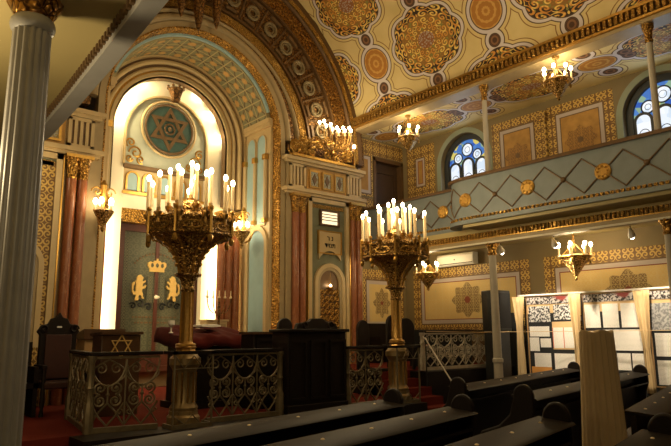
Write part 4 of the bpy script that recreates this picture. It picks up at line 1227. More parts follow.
railing('short bronze scrollwork railing returning towards the carved throne', (2.64, 7.80), (2.86, 9.15), PLAT, RH, (False, True))
railing('bronze scrollwork railing in front of the star lectern, left of the first candelabrum', (2.62, 7.66), (3.42, RY + 0.02), PLAT, RH, (True, False))
railing('bronze scrollwork railing in front of the red velvet table, beside the dark podium', (4.10, RY + 0.02), (5.26, RY), PLAT, RH, (False, True))
railing('bronze scrollwork railing between the dark podium and the second candelabrum', (6.56, RY), (7.36, RY), PLAT, RH, (True, False))
railing('raised pale scrollwork railing right of the red carpeted steps', (9.03, 8.12), (11.2, 8.12), UP, 0.76, (True, True), 'iron_lightened')

def rail_bay(label, x, y):
    t = thing('railing_bay', label, 'railing', (x, y, PLAT), 0, 'railing bays round the candelabra')
    w = 0.265
    for a, b in (((-w, -0.25), (w, -0.25)), ((-w, -0.25), (-w, 0.0)), ((w, -0.25), (w, 0.0))):
        c = ((a[0] + b[0]) / 2, (a[1] + b[1]) / 2); L = max(abs(a[0] - b[0]), abs(a[1] - b[1])); r = 0 if a[1] == b[1] else pi / 2
        MB().box((c[0], c[1], RH - 0.02), (L + 0.05, 0.05, 0.04), r).build('handrail', M['wood'], t)
        MB().box((c[0], c[1], 0.025), (L, 0.03, 0.05), r).build('bottom_rail', M['iron'], t)
    for sx in (-1, 1): MB().cyl((sx * w, -0.25, 0), (sx * w, -0.25, RH - 0.03), 0.014, n=8).build('post', M['iron'], t)
    mb = MB()
    for sx in (-1, 1):
        mb.tube([(sx * w, -0.25, RH - 0.05), (sx * w * 0.5, -0.25, RH - 0.22), (0, -0.25, RH - 0.06)], 0.008, 5)
    mb.cyl((-w, -0.25, RH - 0.22), (w, -0.25, RH - 0.22), 0.006, n=5)
    mb.build('upper_tracery', M['iron'], t)
    mb = MB()
    for sx in (-1, 1): mb.tube([(sx * w, -0.25, 0.16), (sx * w * 0.4, -0.25, 0.05), (0, -0.25, 0.16)], 0.008, 5)
    mb.build('lower_tracery', M['iron'], t)
rail_bay('open railing bay enclosing the foot of the first candelabrum, in front of the ark', 3.76, RY)
rail_bay('open railing bay enclosing the foot of the second candelabrum, beside the red steps', 7.70, RY)
t = thing('side_cabinet', 'dark low cabinet standing at the left shoulder of the podium, behind the railing', 'cabinet', (5.60, 8.45, PLAT))
MB().bx((-0.30, -0.18, 0), (0.28, 0.2, 1.14)).build('body', M['wood'], t, 35, 0.01)
MB().bx((-0.33, -0.21, 1.14), (0.31, 0.22, 1.18)).build('top', M['wood_brown'], t)
MB().frame(rect(-0.25, 0.1, 0.23, 1.08), rect(-0.2, 0.15, 0.18, 1.03), 'xz', -0.195, -0.18).build('door_moulding', M['wood'], t)

# dark podium between the railings
t = thing('podium', 'tall dark panelled wooden podium between two scrollwork railings', 'podium', (5.92, 7.64, PLAT))
w, dd, h = 1.12, 0.42, 1.17
MB().box((0, 0, h / 2), (w, dd, h)).build('body', M['wood'], t, 35, 0.01)
for x in (-0.38, 0, 0.38):
    MB().frame(rect(x - 0.16, 0.18, x + 0.16, h - 0.12), rect(x - 0.12, 0.22, x + 0.12, h - 0.16), 'xz', -dd / 2 - 0.025, -dd / 2).build('panel_moulding', M['wood'], t)
MB().box((0, 0, h + 0.02), (w + 0.06, dd + 0.12, 0.05)).build('top', M['wood'], t, 35, 0.012)
MB().box((0, 0, 0.06), (w + 0.03, dd + 0.06, 0.12)).build('plinth', M['wood'], t, 35, 0.01)
def crest(label, x, y, z, w, h):
    t = thing('carved_seat_back', label, 'chair', (x, y, z))
    pts = [(-w / 2, 0)] + [(w / 2 * cos(pi - pi * i / 16), h * 0.45 + h * 0.40 * sin(pi * i / 16)) for i in range(17)] + [(w / 2, 0)]
    MB().prism(pts, 'xz', -0.04, 0.04).build('back', M['wood'], t, 35, 0.015)
    mb = MB().ball((0, 0, h * 0.9), h * 0.12, 8, 6)
    for s in (-1, 1): mb.tube(spiral((s * w * 0.2, -0.03, h * 0.72), w * 0.13, 1.1, 0 if s > 0 else pi, s, 'xz'), 0.02, 5)
    mb.build('carving', M['wood'], t)
    MB().box((0, 0.25, 0.35), (w * 0.95, 0.5, 0.10)).build('seat', M['wood'], t)
    return t
t = thing('carved_bench', 'wide dark carved bench back rising behind the podium below the niche', 'bench', (7.12, 9.0, PLAT))
mb = MB().bx((-0.55, -0.05, 0), (0.55, 0.05, 1.22)); mb.prism([(-0.50, 1.2), (0.50, 1.2), (0.44, 1.33), (0.2, 1.36), (0.12, 1.42), (-0.12, 1.42), (-0.2, 1.36), (-0.44, 1.33)], 'xz', -0.05, 0.05); mb.build('back', M['wood'], t, 35, 0.01)
MB().bx((-0.55, 0.05, 0.36), (0.55, 0.5, 0.44)).build('seat', M['wood'], t)
for x in (-0.5, 0.5): MB().bx((x - 0.04, 0.0, 0), (x + 0.04, 0.48, 0.64)).build('arm_board', M['wood'], t)
mb = MB()
for s in (-1, 1): mb.tube(spiral((s * 0.3, -0.06, 1.28), 0.08, 1.2, 0 if s > 0 else pi, s, 'xz'), 0.018, 5)
mb.build('carving', M['wood'], t)

def high_chair(label, x, y, z, h=1.40, w=0.46, rz=0.0, round_=True, group='dark high-backed chairs'):
    t = thing('high_backed_chair', label, 'chair', (x, y, z), rz, group)
    r = w / 2
    pts = [(-r, 0.46), (r, 0.46)] + [(r * cos(pi * i / 14), h - r + r * sin(pi * i / 14)) for i in range(15)]
    MB().prism(pts, 'xz', -0.04, 0.03).build('backrest', M['wood'], t, 35, 0.012)
    MB().box((0, -0.24, 0.44), (w, 0.48, 0.08)).build('seat', M['wood'], t, 35, 0.012)
    for sx in (-1, 1):
        for yy in (-0.44, -0.02): MB().box((sx * (r - 0.03), yy, 0.21), (0.05, 0.05, 0.42)).build('leg', M['wood'], t)
    return t
high_chair('black round-backed chair left of the second candelabrum, behind the railing', 8.28, 9.0, PLAT, 1.40, 0.36, 0.2)
high_chair('black round-backed chair just behind the shaft of the second candelabrum', 9.62, 9.5, UP, 1.10, 0.40, 0.1)
high_chair('black round-backed chair at the top of the red steps, in front of the rosette panel', 9.45, 8.95, UP, 1.02, 0.44, -0.1)

# low dark bench fronts along the aisle front wall
high_chair('narrow dark carved chair top rising left behind the podium, beside the wide bench', 6.40, 9.0, PLAT, 1.42, 0.30, 0.0)
t = thing('dark_settle', 'long dark settle under the stencilled aisle front wall, behind the candelabrum', 'bench', (11.0, 11.2, UP))
MB().bx((-0.50, -0.02, 0), (0.95, 0.06, 0.95)).build('back', M['wood'], t)
MB().bx((-0.50, -0.42, 0.36), (0.95, 0.0, 0.43)).build('seat', M['wood'], t)
for x in (-0.47, 0.92): MB().bx((x - 0.03, -0.42, 0), (x + 0.03, 0.05, 0.62)).build('arm_board', M['wood'], t)
t = thing('covered_table', 'dark covered table behind the raised pale railing', 'table', (10.75, 9.1, UP))
MB().bx((-0.75, -0.3, 0.66), (0.75, 0.3, 0.78)).build('top', M['black'], t)
MB().bx((-0.73, -0.28, 0.0), (0.73, 0.28, 0.66)).build('cover', M['black'], t)

# star lectern and its neighbour
def star_outline(R, w):
    out = []
    for k in range(2):
        o = [(R * sin(2 * pi * i / 3 + k * pi), R * cos(2 * pi * i / 3 + k * pi)) for i in range(3)]
        out.append((o, [(x * w, z * w) for x, z in o]))
    return out
t = thing('lectern', 'dark wooden lectern with a gold outlined six-pointed star', 'lectern', (3.50, 9.05, PLAT), -0.03)
MB().bx((-0.29, -0.02, 0), (0.29, 0.4, 1.14)).build('body', M['wood_brown'], t, 35, 0.012)
MB().prism([(-0.06, 1.15), (-0.06, 1.19), (0.46, 1.17), (0.46, 1.13)], 'yz', -0.31, 0.31).build('sloping_top', M['wood_brown'], t)
mb = MB()
for k, (o, n_) in enumerate(star_outline(0.18, 0.82)): mb.frame([(x, z + 0.98) for x, z in o], [(x, z + 0.98) for x, z in n_], 'xz', -0.035 - 0.003 * k, -0.018)
st = mb.build('star_emblem', M['gold_flat'], t); st['label'] = 'thin gold six-pointed star'
t = thing('lectern', 'tan wooden reading desk half hidden behind the star lectern', 'lectern', (3.62, 10.1, PLAT), 0)
MB().bx((-0.30, 0, 0), (0.30, 0.4, 1.08)).build('body', M['wood_tan'], t, 35, 0.012)
MB().prism([(-0.05, 1.08), (-0.05, 1.24), (-0.02, 1.24), (0.45, 1.14), (0.45, 1.08)], 'yz', -0.33, 0.33).build('sloping_top', M['wood_brown'], t)

# carved throne at the left
t = thing('carved_throne', 'dark carved throne with a red upholstered back, beside the fluted column', 'chair', (2.92, 9.90, PLAT), 0.0)
bk = [(-0.27, 0.42), (0.27, 0.42), (0.27, 1.15), (0.31, 1.20), (0.25, 1.30), (0.16, 1.32), (0.12, 1.40), (0.05, 1.42), (0, 1.50), (-0.05, 1.42), (-0.12, 1.40), (-0.16, 1.32), (-0.25, 1.30), (-0.31, 1.20), (-0.27, 1.15)]
MB().prism(bk, 'xz', 0.18, 0.26).build('backrest', M['wood'], t, 35, 0.01)
MB().bx((-0.19, 0.155, 0.50), (0.19, 0.18, 1.16)).build('upholstery', M['oxblood'], t, 35, 0.01)
MB().bx((-0.29, -0.28, 0.38), (0.29, 0.2, 0.48)).build('seat', M['oxblood'], t, 35, 0.02)
for s in (-1, 1):
    MB().bx((s * 0.29 - 0.035, -0.28, 0.66), (s * 0.29 + 0.035, 0.2, 0.72)).build('armrest', M['wood'], t, 35, 0.01)
    for y in (-0.25, 0.2): MB().lathe([(0.035, 0), (0.025, 0.1), (0.04, 0.2), (0.03, 0.4), (0.03, 0.68)], (s * 0.29, y, 0), 8).build('leg', M['wood'], t)
    mb = MB().tube(spiral((s * 0.22, 0.16, 1.24), 0.07, 1.2, 0 if s > 0 else pi, s, 'xz'), 0.016, 5); mb.build('carving', M['wood'], t)
MB().bx((-0.035, 0.165, 1.26), (0.035, 0.18, 1.285)).build('name_plate', M['white'], t)
t = thing('dark_bench', 'dark wooden bench between the fluted column and the carved throne', 'bench', (2.32, 9.95, PLAT))
MB().bx((-0.35, 0.18, 0), (0.25, 0.26, 1.05)).build('back', M['wood'], t)
MB().bx((-0.35, -0.26, 0.40), (0.25, 0.2, 0.47)).build('seat', M['wood'], t)
for x in (-0.32, 0.22): MB().bx((x - 0.03, -0.26, 0), (x + 0.03, 0.2, 0.70)).build('arm_board', M['wood'], t)

# reading table with velvet cover and book
t = thing('reading_table', 'reading table with sloping top in front of the ark doors', 'table', (5.02, 9.3, PLAT))
MB().prism([(-0.42, 0.98), (0.42, 1.14), (0.42, 1.19), (-0.42, 1.03)], 'yz', -0.62, 0.62).build('top', M['wood_brown'], t)
MB().bx((-0.52, -0.32, 0.1), (0.52, 0.32, 0.96)).build('body', M['wood'], t, 35, 0.01)
MB().bx((-0.58, -0.38, 0), (0.58, 0.38, 0.1)).build('plinth', M['wood'], t)
nx, ny = 30, 16; vs, fs = [], []
rnd = random.Random(11)
for j in range(ny + 1):
    for i in range(nx + 1):
        u = -0.72 + 1.44 * i / nx; v = -0.50 + 0.96 * j / ny
        zt = 1.145 + 0.19 * v
        ov = max(0, abs(u) - 0.62) ; of = max(0, -0.42 - v)
        z = zt - ov * 2.2 - of * 1.8 + 0.030 * sin(9 * u + 3 * v) * cos(7 * v + 2 * u) + 0.014 * sin(23 * u + 5 * v)
        vs.append((min(max(u, -0.66), 0.66) + 0.03 * (ov > 0) * (1 if u > 0 else -1), max(v, -0.45), z + 0.03))
for j in range(ny):
    for i in range(nx): k = j * (nx + 1) + i; fs.append((k, k + 1, k + nx + 2, k + nx + 1))
o = MB().add(vs, fs).build('velvet_cover', M['velvet'], None, 60)
o.location = (5.02, 9.3, PLAT); so = o.modifiers.new('thick', 'SOLIDIFY'); so.thickness = 0.012; so.offset = 1
tag(o, 'rumpled dark red velvet cover spread over the reading table', 'cloth')
t = thing('open_book', 'open pale book lying on the red velvet cover', 'book', (5.02, 9.28, PLAT + 1.26), 0.1)
for s in (-1, 1):
    MB().prism([(0, 0), (s * 0.19, 0.01), (s * 0.19, 0.035), (s * 0.1, 0.05), (0, 0.03)], 'xz', -0.13, 0.13).build('page_block', M['paper_plain'], t)
MB().bx((-0.20, -0.14, -0.012), (0.20, 0.14, 0.0)).build('cover', M['velvet'], t)
t = thing('goblet', 'small glass cup standing on the reading table beside the shaft', 'cup', (4.36, 9.22, PLAT + 1.17))
MB().lathe([(0.04, 0), (0.012, 0.02), (0.012, 0.09), (0.055, 0.13), (0.05, 0.2), (0.045, 0.2), (0.045, 0.14)], (0, 0, 0), 14).build('bowl', M['white'], t)
# small branched candlestick by the ark
t = thing('candlestick', 'small dark branched candlestick in front of the bright band right of the ark', 'candlestick', (6.55, 11.6, PLAT))
MB().lathe([(0.16, 0), (0.16, 0.04), (0.03, 0.1), (0.025, 1.5), (0.04, 1.55), (0.02, 1.9)], (0, 0, 0), 12).build('stand', M['bronze'], t)
for k in range(5):
    u = (k - 2) / 2
    pts = [(0.28 * u * sin(pi / 2 * q / 6), 0, 1.6 + 0.3 * (1 - cos(pi / 2 * q / 6)) - 0.06 * sin(pi * q / 6)) for q in range(7)]
    a = MB().tube(pts, 0.012, 5).build('arm', M['bronze'], t)
    MB().lathe([(0.03, 1.9), (0.03, 1.93), (0.012, 1.94), (0.012, 2.06)], (0.28 * u, 0, 0), 8).build('candle', M['candle'], a)
t = thing('white_cabinet', 'small pale cabinet with a candlestick before it, right of the ark doors', 'cabinet', (6.72, 12.1, PLAT))
MB().bx((-0.24, -0.15, 0), (0.24, 0.2, 1.42)).build('body', M['cream'], t, 35, 0.01)
MB().frame(rect(-0.2, 0.1, 0.2, 1.36), rect(-0.16, 0.14, 0.16, 1.32), 'xz', -0.165, -0.15).build('door_moulding', M['cream_dim'], t)
MB().bx((-0.27, -0.18, 1.42), (0.27, 0.2, 1.46)).build('top', M['cream'], t)

# ------------------------------------------------------------------ under the right gallery
t = thing('loudspeaker', 'tall black loudspeaker on a stand behind the slender column', 'loudspeaker', (10.98, 7.78, 0))
MB().prism([(-0.25, -0.20), (0.25, -0.20), (0.28, 0.0), (0.18, 0.22), (-0.18, 0.22), (-0.28, 0.0)], 'xy', 1.62, 2.46).build('cabinet', M['black_gloss'], t, 35, 0.015)
MB().prism([(-0.22, -0.22), (0.22, -0.22), (0.22, -0.20), (-0.22, -0.20)], 'xy', 1.68, 2.40).build('grille', M['black'], t)
MB().box((0, 0, 0.82), (0.42, 0.34, 1.6)).build('stand', M['black_gloss'], t, 35, 0.01)
t = thing('air_conditioner', 'white wall air conditioner under the gallery behind the small chandelier', 'air conditioner', (WX - 0.02, 9.62, Z(1.62)))
MB().prism([(0, 0.02), (-0.17, 0.0), (-0.21, 0.06), (-0.21, 0.26), (-0.17, 0.30), (0, 0.30)], 'xz', -0.56, 0.56).build('body', M['white'], t, 35, 0.01)
MB().bx((-0.218, -0.54, 0.045), (-0.205, 0.54, 0.06)).build('air_slot', M['black'], t)
MB().bx((-0.216, -0.54, 0.24), (-0.205, 0.54, 0.246)).build('cover_seam', M['lavender'], t)
MB().ball((-0.213, 0.0, 0.15), 0.02, 6, 5, (0.3, 1, 1)).build('indicator', M['black'], t)
SPOTS = [('white spot lamp under the gallery nearest the slender column', 10.6, 7.31), ('white spot lamp under the gallery just left of the small chandelier', 10.6, 6.12), ('white spot lamp under the gallery at the right, above the third notice board', 10.6, 4.67)]
for lb, x, y in SPOTS:
    t = thing('spot_lamp', lb, 'lamp', (x, y, Z(1.68)), 0, 'gallery spot lamps'); t.scale = (0.8, 0.8, 1.0)
    d = Vector((0.55, 0.0, -0.84)).normalized()
    MB().tube([-d * 0.08, -d * 0.02, d * 0.05, d * 0.09], [0.025, 0.045, 0.075, 0.08], 14).build('shade', M['white'], t)
    MB().ball(tuple(d * 0.085), 0.055, 10, 6).build('bulb', M['bulb_cool'], t)
    MB().cyl((0, 0, 0.05), (0, 0, 0.32), 0.013, n=6).build('stem', M['black_gloss'], t)

# notice boards
BX = 11.72
def board(label, y0, y1, ztop, zbot):
    yc = (y0 + y1) / 2; hw = abs(y1 - y0) / 2
    t = thing('notice_board', label, 'notice board', (BX, yc, 0), 0, 'exhibition boards')
    MB().bx((0, -hw, zbot), (0.03, hw, ztop)).build('panel', M['paper_tan'], t)
    MB().frame(rect(-hw, zbot, hw, ztop), rect(-hw + 0.025, zbot + 0.025, hw - 0.025, ztop - 0.025), 'yz', -0.01, 0.0).build('frame', M['wood_tan'], t)
    MB().bx((-0.006, -hw + 0.03, zbot + 0.02), (0.0, hw - 0.03, ztop - 0.36)).build('black_backing', M['black'], t)
    MB().bx((-0.012, -hw + 0.02, ztop - 0.17), (0.0, hw - 0.02, ztop - 0.02)).build('banner_print', M['photo_strip'], t)
    for s in (-1, 1): MB().bx((0.0, s * (hw - 0.04) - 0.02, 0), (0.05, s * (hw - 0.04) + 0.02, zbot + 0.1)).build('leg', M['black_gloss'], t)
    return t
bt, bb = Z(0.74), Z(-1.0)
board('first exhibition board, with two grey photographs at the top', 7.52, 6.38, bt, bb)
board('second exhibition board, with three white sheets in its top row', 6.24, 5.10, bt, bb)
board('third exhibition board, at the right edge, with a pale document print', 4.98, 3.80, bt, bb)
t = thing('display_rail', 'long white rail running along the top of the exhibition boards', 'rail', (BX - 0.03, 5.7, bt + 0.01))
MB().bx((-0.02, -1.95, 0.003), (0.14, 1.98, 0.035)).build('bar', M['white'], t)
for y in (-1.9, -0.66, 0.6, 1.9): MB().bx((0.10, y - 0.015, -bt + 0.0), (0.13, y + 0.015, 0.03)).build('upright', M['black_gloss'], t)
def sheet(name, label, cat, y0, y1, z0, z1, mat, group, dx=0.012):
    o = MB().bx((-0.003, -abs(y1 - y0) / 2, -(z1 - z0) / 2), (0.003, abs(y1 - y0) / 2, (z1 - z0) / 2)).build(name, mat, None, 0)
    o.location = (BX - dx, (y0 + y1) / 2, (z0 + z1) / 2)
    return tag(o, label, cat, group)
V = lambda y0, y1, z0, z1: (y0, y1, Z(z0), Z(z1))
G1, G2, G3 = 'sheets on the first board', 'sheets on the second board', 'sheets on the third board'
sheet('photograph', 'grey photograph at the top left of the first board', 'photograph', *V(7.46, 6.96, 0.20, 0.53), M['photo'], G1)
sheet('photograph', 'grey photograph at the top right of the first board', 'photograph', *V(6.88, 6.44, 0.24, 0.55), M['photo'], G1)
sheet('paper_sheet', 'white sheet under the left photograph on the first board', 'paper', *V(7.46, 7.0, -0.10, 0.11), M['paper'], G1)
sheet('paper_sheet', 'small white sheet at the left edge of the first board, mid height', 'paper', *V(7.47, 7.25, -0.40, -0.12), M['paper'], G1, 0.014)
sheet('paper_sheet', 'small landscape white sheet beside the left edge sheet of the first board', 'paper', *V(7.22, 6.98, -0.32, -0.14), M['paper'], G1)
sheet('paper_sheet', 'lowest left sheet of the first board, above the orange card', 'paper', *V(7.38, 7.0, -0.72, -0.44), M['paper'], G1)
sheet('orange_card', 'orange card at the lower left of the first board', 'paper', *V(7.46, 7.0, -0.88, -0.72), M['paper_orange'], G1)
sheet('red_card', 'tan and red backing card behind two white sheets of the first board', 'paper', *V(6.93, 6.42, -0.36, 0.20), M['paper_tan'], G1)
for y0, y1, lb in ((6.91, 6.69, 'left white sheet on the tan card of the first board'), (6.67, 6.44, 'right white sheet on the tan card of the first board')):
    sheet('paper_sheet', lb, 'paper', *V(y0, y1, -0.33, 0.08), M['paper'], G1, 0.018)
for y0, y1, nm in ((6.925, 6.912, 'left'), (6.688, 6.674, 'middle')):
    sheet('red_strip', nm + ' red strip between the white sheets of the first board', 'paper', *V(y0, y1, -0.33, 0.08), M['paper_red'], G1, 0.018)
sheet('paper_sheet', 'large white sheet at the bottom right of the first board', 'paper', *V(6.92, 6.43, -0.88, -0.44), M['paper'], G1)
for k, (y0, y1) in enumerate(((6.20, 5.89), (5.84, 5.53), (5.48, 5.15))):
    sheet('paper_sheet', ('left', 'middle', 'right')[k] + ' white sheet in the top row of the second board', 'paper', *V(y0, y1, 0.07, 0.52), M['paper'], G2)
sheet('paper_sheet', 'small white sheet at the left of the second row of the second board', 'paper', *V(6.16, 5.92, -0.18, 0.0), M['paper'], G2)
sheet('paper_sheet', 'wide white sheet in the second row of the second board', 'paper', *V(5.86, 5.13, -0.36, 0.03), M['paper'], G2)
sheet('paper_sheet', 'left white sheet in the bottom row of the second board', 'paper', *V(5.62, 5.37, -0.72, -0.41), M['paper'], G2)
sheet('paper_sheet', 'right white sheet in the bottom row of the second board', 'paper', *V(5.34, 5.13, -0.72, -0.41), M['paper'], G2)
sheet('document_print', 'pale grey document print at the top of the third board', 'photograph', *V(4.93, 4.4, 0.0, 0.50), M['photo_pale'], G3)
sheet('paper_sheet', 'white sheet below the pale document print on the third board', 'paper', *V(4.90, 4.60, -0.45, -0.04), M['paper'], G3)
sheet('paper_sheet', 'white sheet at the right edge of the third board, under the document print', 'paper', *V(4.56, 4.2, -0.45, -0.04), M['paper'], G3)
sheet('paper_sheet', 'large white sheet at the bottom of the third board', 'paper', *V(4.90, 4.15, -0.95, -0.52), M['paper'], G3)

def drape(name, label, x, y, z0, z1, w_top, w_mid, w_bot, zmid, depth=0.05, folds=5, group=None, mat='drape', lean=0.0):
    """hanging folded cloth: width along y"""
    vs, fs = [], []; nu, nv = folds * 8, 16
    for j in range(nv + 1):
        z = z1 + (z0 - z1) * j / nv
        f = (z1 - z) / max(1e-6, z1 - zmid)
        w = w_top + (w_mid - w_top) * min(1, f) if f < 1 else w_mid + (w_bot - w_mid) * ((zmid - z) / max(1e-6, zmid - z0))
        for i in range(nu + 1):
            u = i / nu - 0.5
            vs.append((x + depth * cos(2 * pi * folds * u + 0.7 * sin(j * 0.4)) * (0.6 + 0.4 * sin(i * 0.31)), y + u * w + lean * j / nv, z))
    for j in range(nv):
        for i in range(nu): k = j * (nu + 1) + i; fs.append((k, k + 1, k + nu + 2, k + nu + 1))
    o = MB().add(vs, fs).build(name, M[mat], None, 80)
    so = o.modifiers.new('thick', 'SOLIDIFY'); so.thickness = 0.006
    return tag(o, label, 'curtain', group)
drape('beige_drape', 'beige drape hanging left of the first exhibition board', BX - 0.12, 7.62, Z(-1.1), bt, 0.30, 0.14, 0.22, Z(0.1), 0.03, 3, 'beige drapes between the boards')
drape('beige_drape', 'beige drape hanging between the first and second exhibition boards', BX - 0.12, 6.33, Z(-1.1), bt, 0.26, 0.13, 0.18, Z(-0.2), 0.03, 3, 'beige drapes between the boards')
drape('beige_drape', 'beige drape hanging between the second and third exhibition boards', BX - 0.12, 5.02, Z(-1.1), bt, 0.30, 0.12, 0.16, Z(-0.3), 0.03, 3, 'beige drapes between the boards', 'drape', -0.03)
# black hanging cloth beside the loudspeaker
t = MB().bx((11.85, 7.72, 0.0), (11.9, 8.55, Z(0.42))).build('black_partition', M['black'], None); tag(t, 'black cloth partition behind the loudspeaker, left of the first board', 'partition')

# draped stand in the pews
t = thing('draped_stand', 'tall stand covered by a pleated beige cloth in the centre aisle among the pews', 'stand', (5.21, 2.67, 0), -0.9)
vs, fs = [], []; nu, nv = 180, 26
for j in range(nv + 1):
    z = 1.60 - 1.56 * j / nv; f = j / nv
    ra = 0.135 + 0.065 * f; rb = 0.10 + 0.06 * f
    for i in range(nu):
        a = 2 * pi * i / nu
        q = 1 + (0.03 + 0.03 * f) * cos(21 * a + 1.5 * sin(3 * a)) + 0.015 * cos(37 * a)
        dz = 0.012 * cos(5 * a) * (1 - f)
        vs.append((ra * q * cos(a), rb * q * sin(a), z + dz))
for j in range(nv):
    for i in range(nu): fs.append((j * nu + i, j * nu + (i + 1) % nu, (j + 1) * nu + (i + 1) % nu, (j + 1) * nu + i))
vs.append((0, 0, 1.585)); c0 = len(vs) - 1
for i in range(nu): fs.append((i, (i + 1) % nu, c0))
MB().add(vs, fs).build('pleated_cloth', M['drape_dim'], t, 80)
MB().cyl((0, 0, 0), (0, 0, 1.57), 0.03, n=10).build('pole', M['wood_brown'], t)
MB().lathe([(0.14, 0), (0.14, 0.03), (0.03, 0.05)], (0, 0, 0), 16).build('base', M['wood_brown'], t)

# barrier cord and thin pole by the steps
t = thing('step_handrail', 'thin white sloping handrail at the right side of the red carpeted steps', 'handrail', (8.93, 7.25, 0.0))
MB().tube([(0.0, -0.12, 0.56), (0.0, 0.0, 0.60), (0.03, 0.72, 1.48), (0.03, 0.78, 1.52)], 0.013, 8).build('rail', M['white'], t)
for y, z0, z1 in ((0.0, 0.15, 0.60), (0.70, 0.45, 1.46)): MB().cyl((0.01, y, z0), (0.01, y, z1), 0.012, n=8).build('support', M['black_gloss'], t)
o = MB().tube([(9.03, 8.0, Z(0.02)), (10.2, 7.9, Z(0.0)), (11.3, 7.3, Z(0.0)), (11.45, 6.4, Z(0.0)), (11.4, 4.0, Z(0.01))], 0.006, 5).build('barrier_rope', M['paper_tan'], None)
tag(o, 'thin tan cord stretched from the raised railing past the notice boards', 'cord')

# ------------------------------------------------------------------ pews
def pew(label, x, y, ang, L, to_left, cap0=True, cap1=True, plates=6, group='dark wooden pews'):
    """(x, y): the aisle end of the row; the row runs to the left or to the right of it"""
    t = thing('pew', label, 'pew', (x, y, 0), RAD(ang), group)
    s = -1 if to_left else 1
    a, b = sorted((0.0, s * L))
    MB().bx((a, -0.02, 0.06), (b, 0.03, 0.88)).build('back', M['wood'], t)
    MB().prism([(-0.20, 0.865), (0.07, 0.895), (0.07, 0.915), (-0.21, 0.885), (-0.23, 0.868)], 'yz', a, b).build('book_ledge', M['ledge'], t)
    MB().prism([(-0.19, 0.72), (-0.02, 0.70), (-0.02, 0.725), (-0.19, 0.745)], 'yz', a, b).build('book_shelf', M['wood'], t)
    MB().bx((a, 0.03, 0.42), (b, 0.44, 0.47)).build('seat', M['wood'], t)
    MB().bx((a, 0.10, 0.0), (b, 0.14, 0.42)).build('seat_front', M['wood'], t)
    out = [(-0.15, 0), (0.44, 0), (0.44, 0.50), (0.22, 0.58), (0.09, 0.70), (0.03, 0.90)] + [(-0.08 + 0.115 * cos(pi * i / 14), 0.90 + 0.135 * sin(pi * i / 14)) for i in range(15)][1:] + [(-0.20, 0.74), (-0.14, 0.55)]
    for on, u in ((cap0, 0.0), (cap1, s * L)):
        if on: MB().prism(out, 'yz', u - 0.035, u + 0.035).build('end_board', M['wood'], t, 35, 0.018)
    for k in range(plates):
        u = s * (0.30 + k * 0.58)
        if abs(u) > L - 0.1: break
        MB().box((u, -0.12, 0.886), (0.12, 0.07, 0.008), 0).build('number_plate', M['plate'], t)
        MB().ball((u, -0.05, 0.902), 0.015, 6, 5, (1.2, 1, 0.6)).build('plate_knob', M['plate'], t)
    return t
A = 12.5
pew('front pew left of the centre aisle, nearest the bimah railing', 4.65, 4.70, A, 4.0, True)
pew('second pew left of the centre aisle, counted from the bimah railing', 4.67, 3.82, A, 4.2, True)
pew('third pew left of the centre aisle, counted from the bimah railing', 4.69, 2.88, A, 4.4, True)
pew('fourth pew left of the centre aisle, its rounded end at the lower right corner', 4.60, 2.00, A, 4.4, True)
pew('front pew right of the centre aisle, running towards the notice boards', 6.39, 5.25, A, 4.9, False, True, True, 9)
pew('second pew right of the centre aisle, partly hidden by the draped stand', 6.02, 4.05, 10.5, 5.0, False, True, True, 9)
pew('third pew right of the centre aisle, beside the foot of the draped stand', 5.56, 2.57, 15.0, 4.9, False, False, True, 8)

# ================================================================== LIGHT AND CAMERA
def lamp(kind, loc, e, col=(1.0, 0.72, 0.38), r=0.1, name='lamp', **kw):
    L = bpy.data.lights.new(name, kind); L.energy = e; L.color = col
    if kind in ('POINT', 'SPOT'): L.shadow_soft_size = r
    for k, v in kw.items(): setattr(L, k, v)
    o = bpy.data.objects.new(name, L); COL.objects.link(o); o.location = loc
    return o
def aim(o, target):
    o.rotation_euler = (Vector(target) - o.location).to_track_quat('-Z', 'Y').to_euler()
WARM = (1.0, 0.78, 0.43); W2 = (1.0, 0.79, 0.45)
# candelabra
lamp('POINT', (3.76, RY, PLAT + 3.55), 80, W2, 0.35); lamp('POINT', (7.70, RY, PLAT + 3.55), 80, W2, 0.35)
for x in (3.76, 7.70): lamp('POINT', (x, RY, PLAT + 3.16), 16, W2, 0.12)
# small chandeliers
for c, e in zip(CHAND, (42, 38, 26, 22)): lamp('POINT', (c[1], c[2], c[4] + 0.27), e, W2, 0.2)
# pier lamp, sconces
lamp('POINT', (9.22, PY - 0.45, Z(5.0)), 30, W2, 0.25); lamp('POINT', (10.06, PY - 0.2, Z(4.7)), 4, W2, 0.05)
lamp('POINT', (3.77, PY - 0.4, Z(2.45)), 10, W2, 0.12); lamp('POINT', (7.2, 11.98, Z(2.55)), 24, W2, 0.12); lamp('POINT', (2.28, PY - 0.5, Z(2.95)), 8, W2, 0.1)
lamp('POINT', (9.22, PY - 0.15, Z(1.12)), 0.6, W2, 0.03)
# tubes hidden behind the lip of the ark arch
for s in (-1, 1):
    o = lamp('AREA', (XC + s * 1.43, 12.72, Z(1.2)), 50, (1.0, 0.78, 0.42), shape='RECTANGLE', size=0.12, size_y=3.4)
    aim(o, (XC + s * 1.15, 12.95, Z(1.2)))
for k in range(7):
    a = RAD(12 + 26 * k)
    o = lamp('AREA', (XC + 1.42 * cos(a), 12.74, AZ + 1.42 * sin(a)), (18, 15, 13, 13, 16, 22, 26)[k], (1.0, 0.78, 0.42), shape='RECTANGLE', size=0.5, size_y=0.1)
    aim(o, (XC + 1.1 * cos(a), 12.95, AZ + 1.1 * sin(a)))
lamp('POINT', (XC - 0.3, 12.2, Z(3.4)), 40, (1.0, 0.78, 0.45), 0.3)  # unseen fill lamp added inside the recess to brighten the reveals
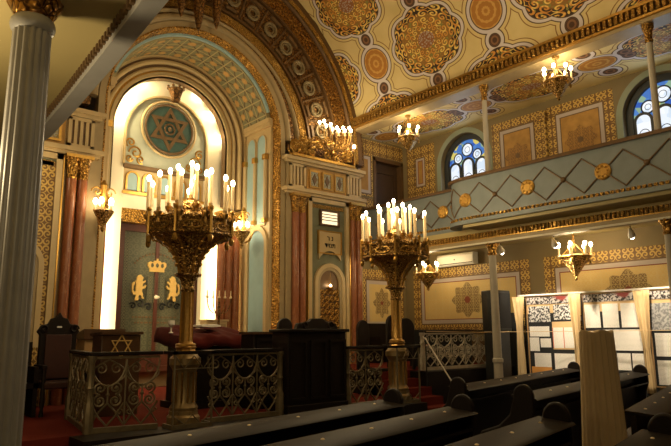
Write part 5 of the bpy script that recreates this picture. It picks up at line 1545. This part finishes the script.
# unseen point lamps added to light the vault, as assumed nave chandeliers
lamp('POINT', (XC, 5.2, Z(5.8)), 150, WARM, 0.5); lamp('POINT', (XC, 0.5, Z(5.2)), 100, WARM, 0.5)
# spots
for lb, x, y in SPOTS:
    o = lamp('SPOT', (x + 0.06, y, Z(1.58)), 340, (1.0, 0.84, 0.62), 0.05, spot_size=RAD(75), spot_blend=0.6); aim(o, (BX, y - 0.3, Z(-0.1)))
# lamps under the left gallery
lamp('POINT', (0.15, 4.6, Z(1.2)), 75, WARM, 0.15); lamp('POINT', (0.2, 1.0, Z(1.3)), 40, WARM, 0.15)
# daylight from the stained glass
for yc, h in WIN:
    o = lamp('AREA', (WX + 0.1, yc, Z(4.1)), 12, (0.7, 0.85, 1.0), shape='RECTANGLE', size=0.9, size_y=1.4); aim(o, (WX - 3, yc, Z(3.4)))

w = bpy.data.worlds.new('world'); SC.world = w; w.use_nodes = True
w.node_tree.nodes['Background'].inputs[0].default_value = (0.5, 0.42, 0.3, 1); w.node_tree.nodes['Background'].inputs[1].default_value = 0.02

cam = bpy.data.cameras.new('camera'); co = bpy.data.objects.new('camera', cam); COL.objects.link(co)
cam.sensor_width = 36; cam.lens = 612 / 671 * 36; cam.clip_end = 100
yaw, pitch, roll = RAD(40.2), RAD(10.2), RAD(-0.4)
fw = Vector((sin(yaw) * cos(pitch), cos(yaw) * cos(pitch), sin(pitch))); rt = Vector((cos(yaw), -sin(yaw), 0)); upv = rt.cross(fw)
r2 = rt * cos(roll) + upv * sin(roll); u2 = -rt * sin(roll) + upv * cos(roll)
mw = Matrix((r2, u2, -fw)).transposed().to_4x4(); mw.translation = (0, 0, EYE)
co.matrix_world = mw
SC.camera = co
vsn = SC.view_settings
vsn.view_transform = 'Standard'; vsn.look = 'None'; vsn.gamma = 1.0; vsn.use_curve_mapping = False; vsn.exposure = 0.08
SC.cycles.max_bounces = 6; SC.cycles.diffuse_bounces = 3; SC.cycles.glossy_bounces = 3
SC.cycles.sample_clamp_indirect = 4.0
SC.cycles.use_denoising = True
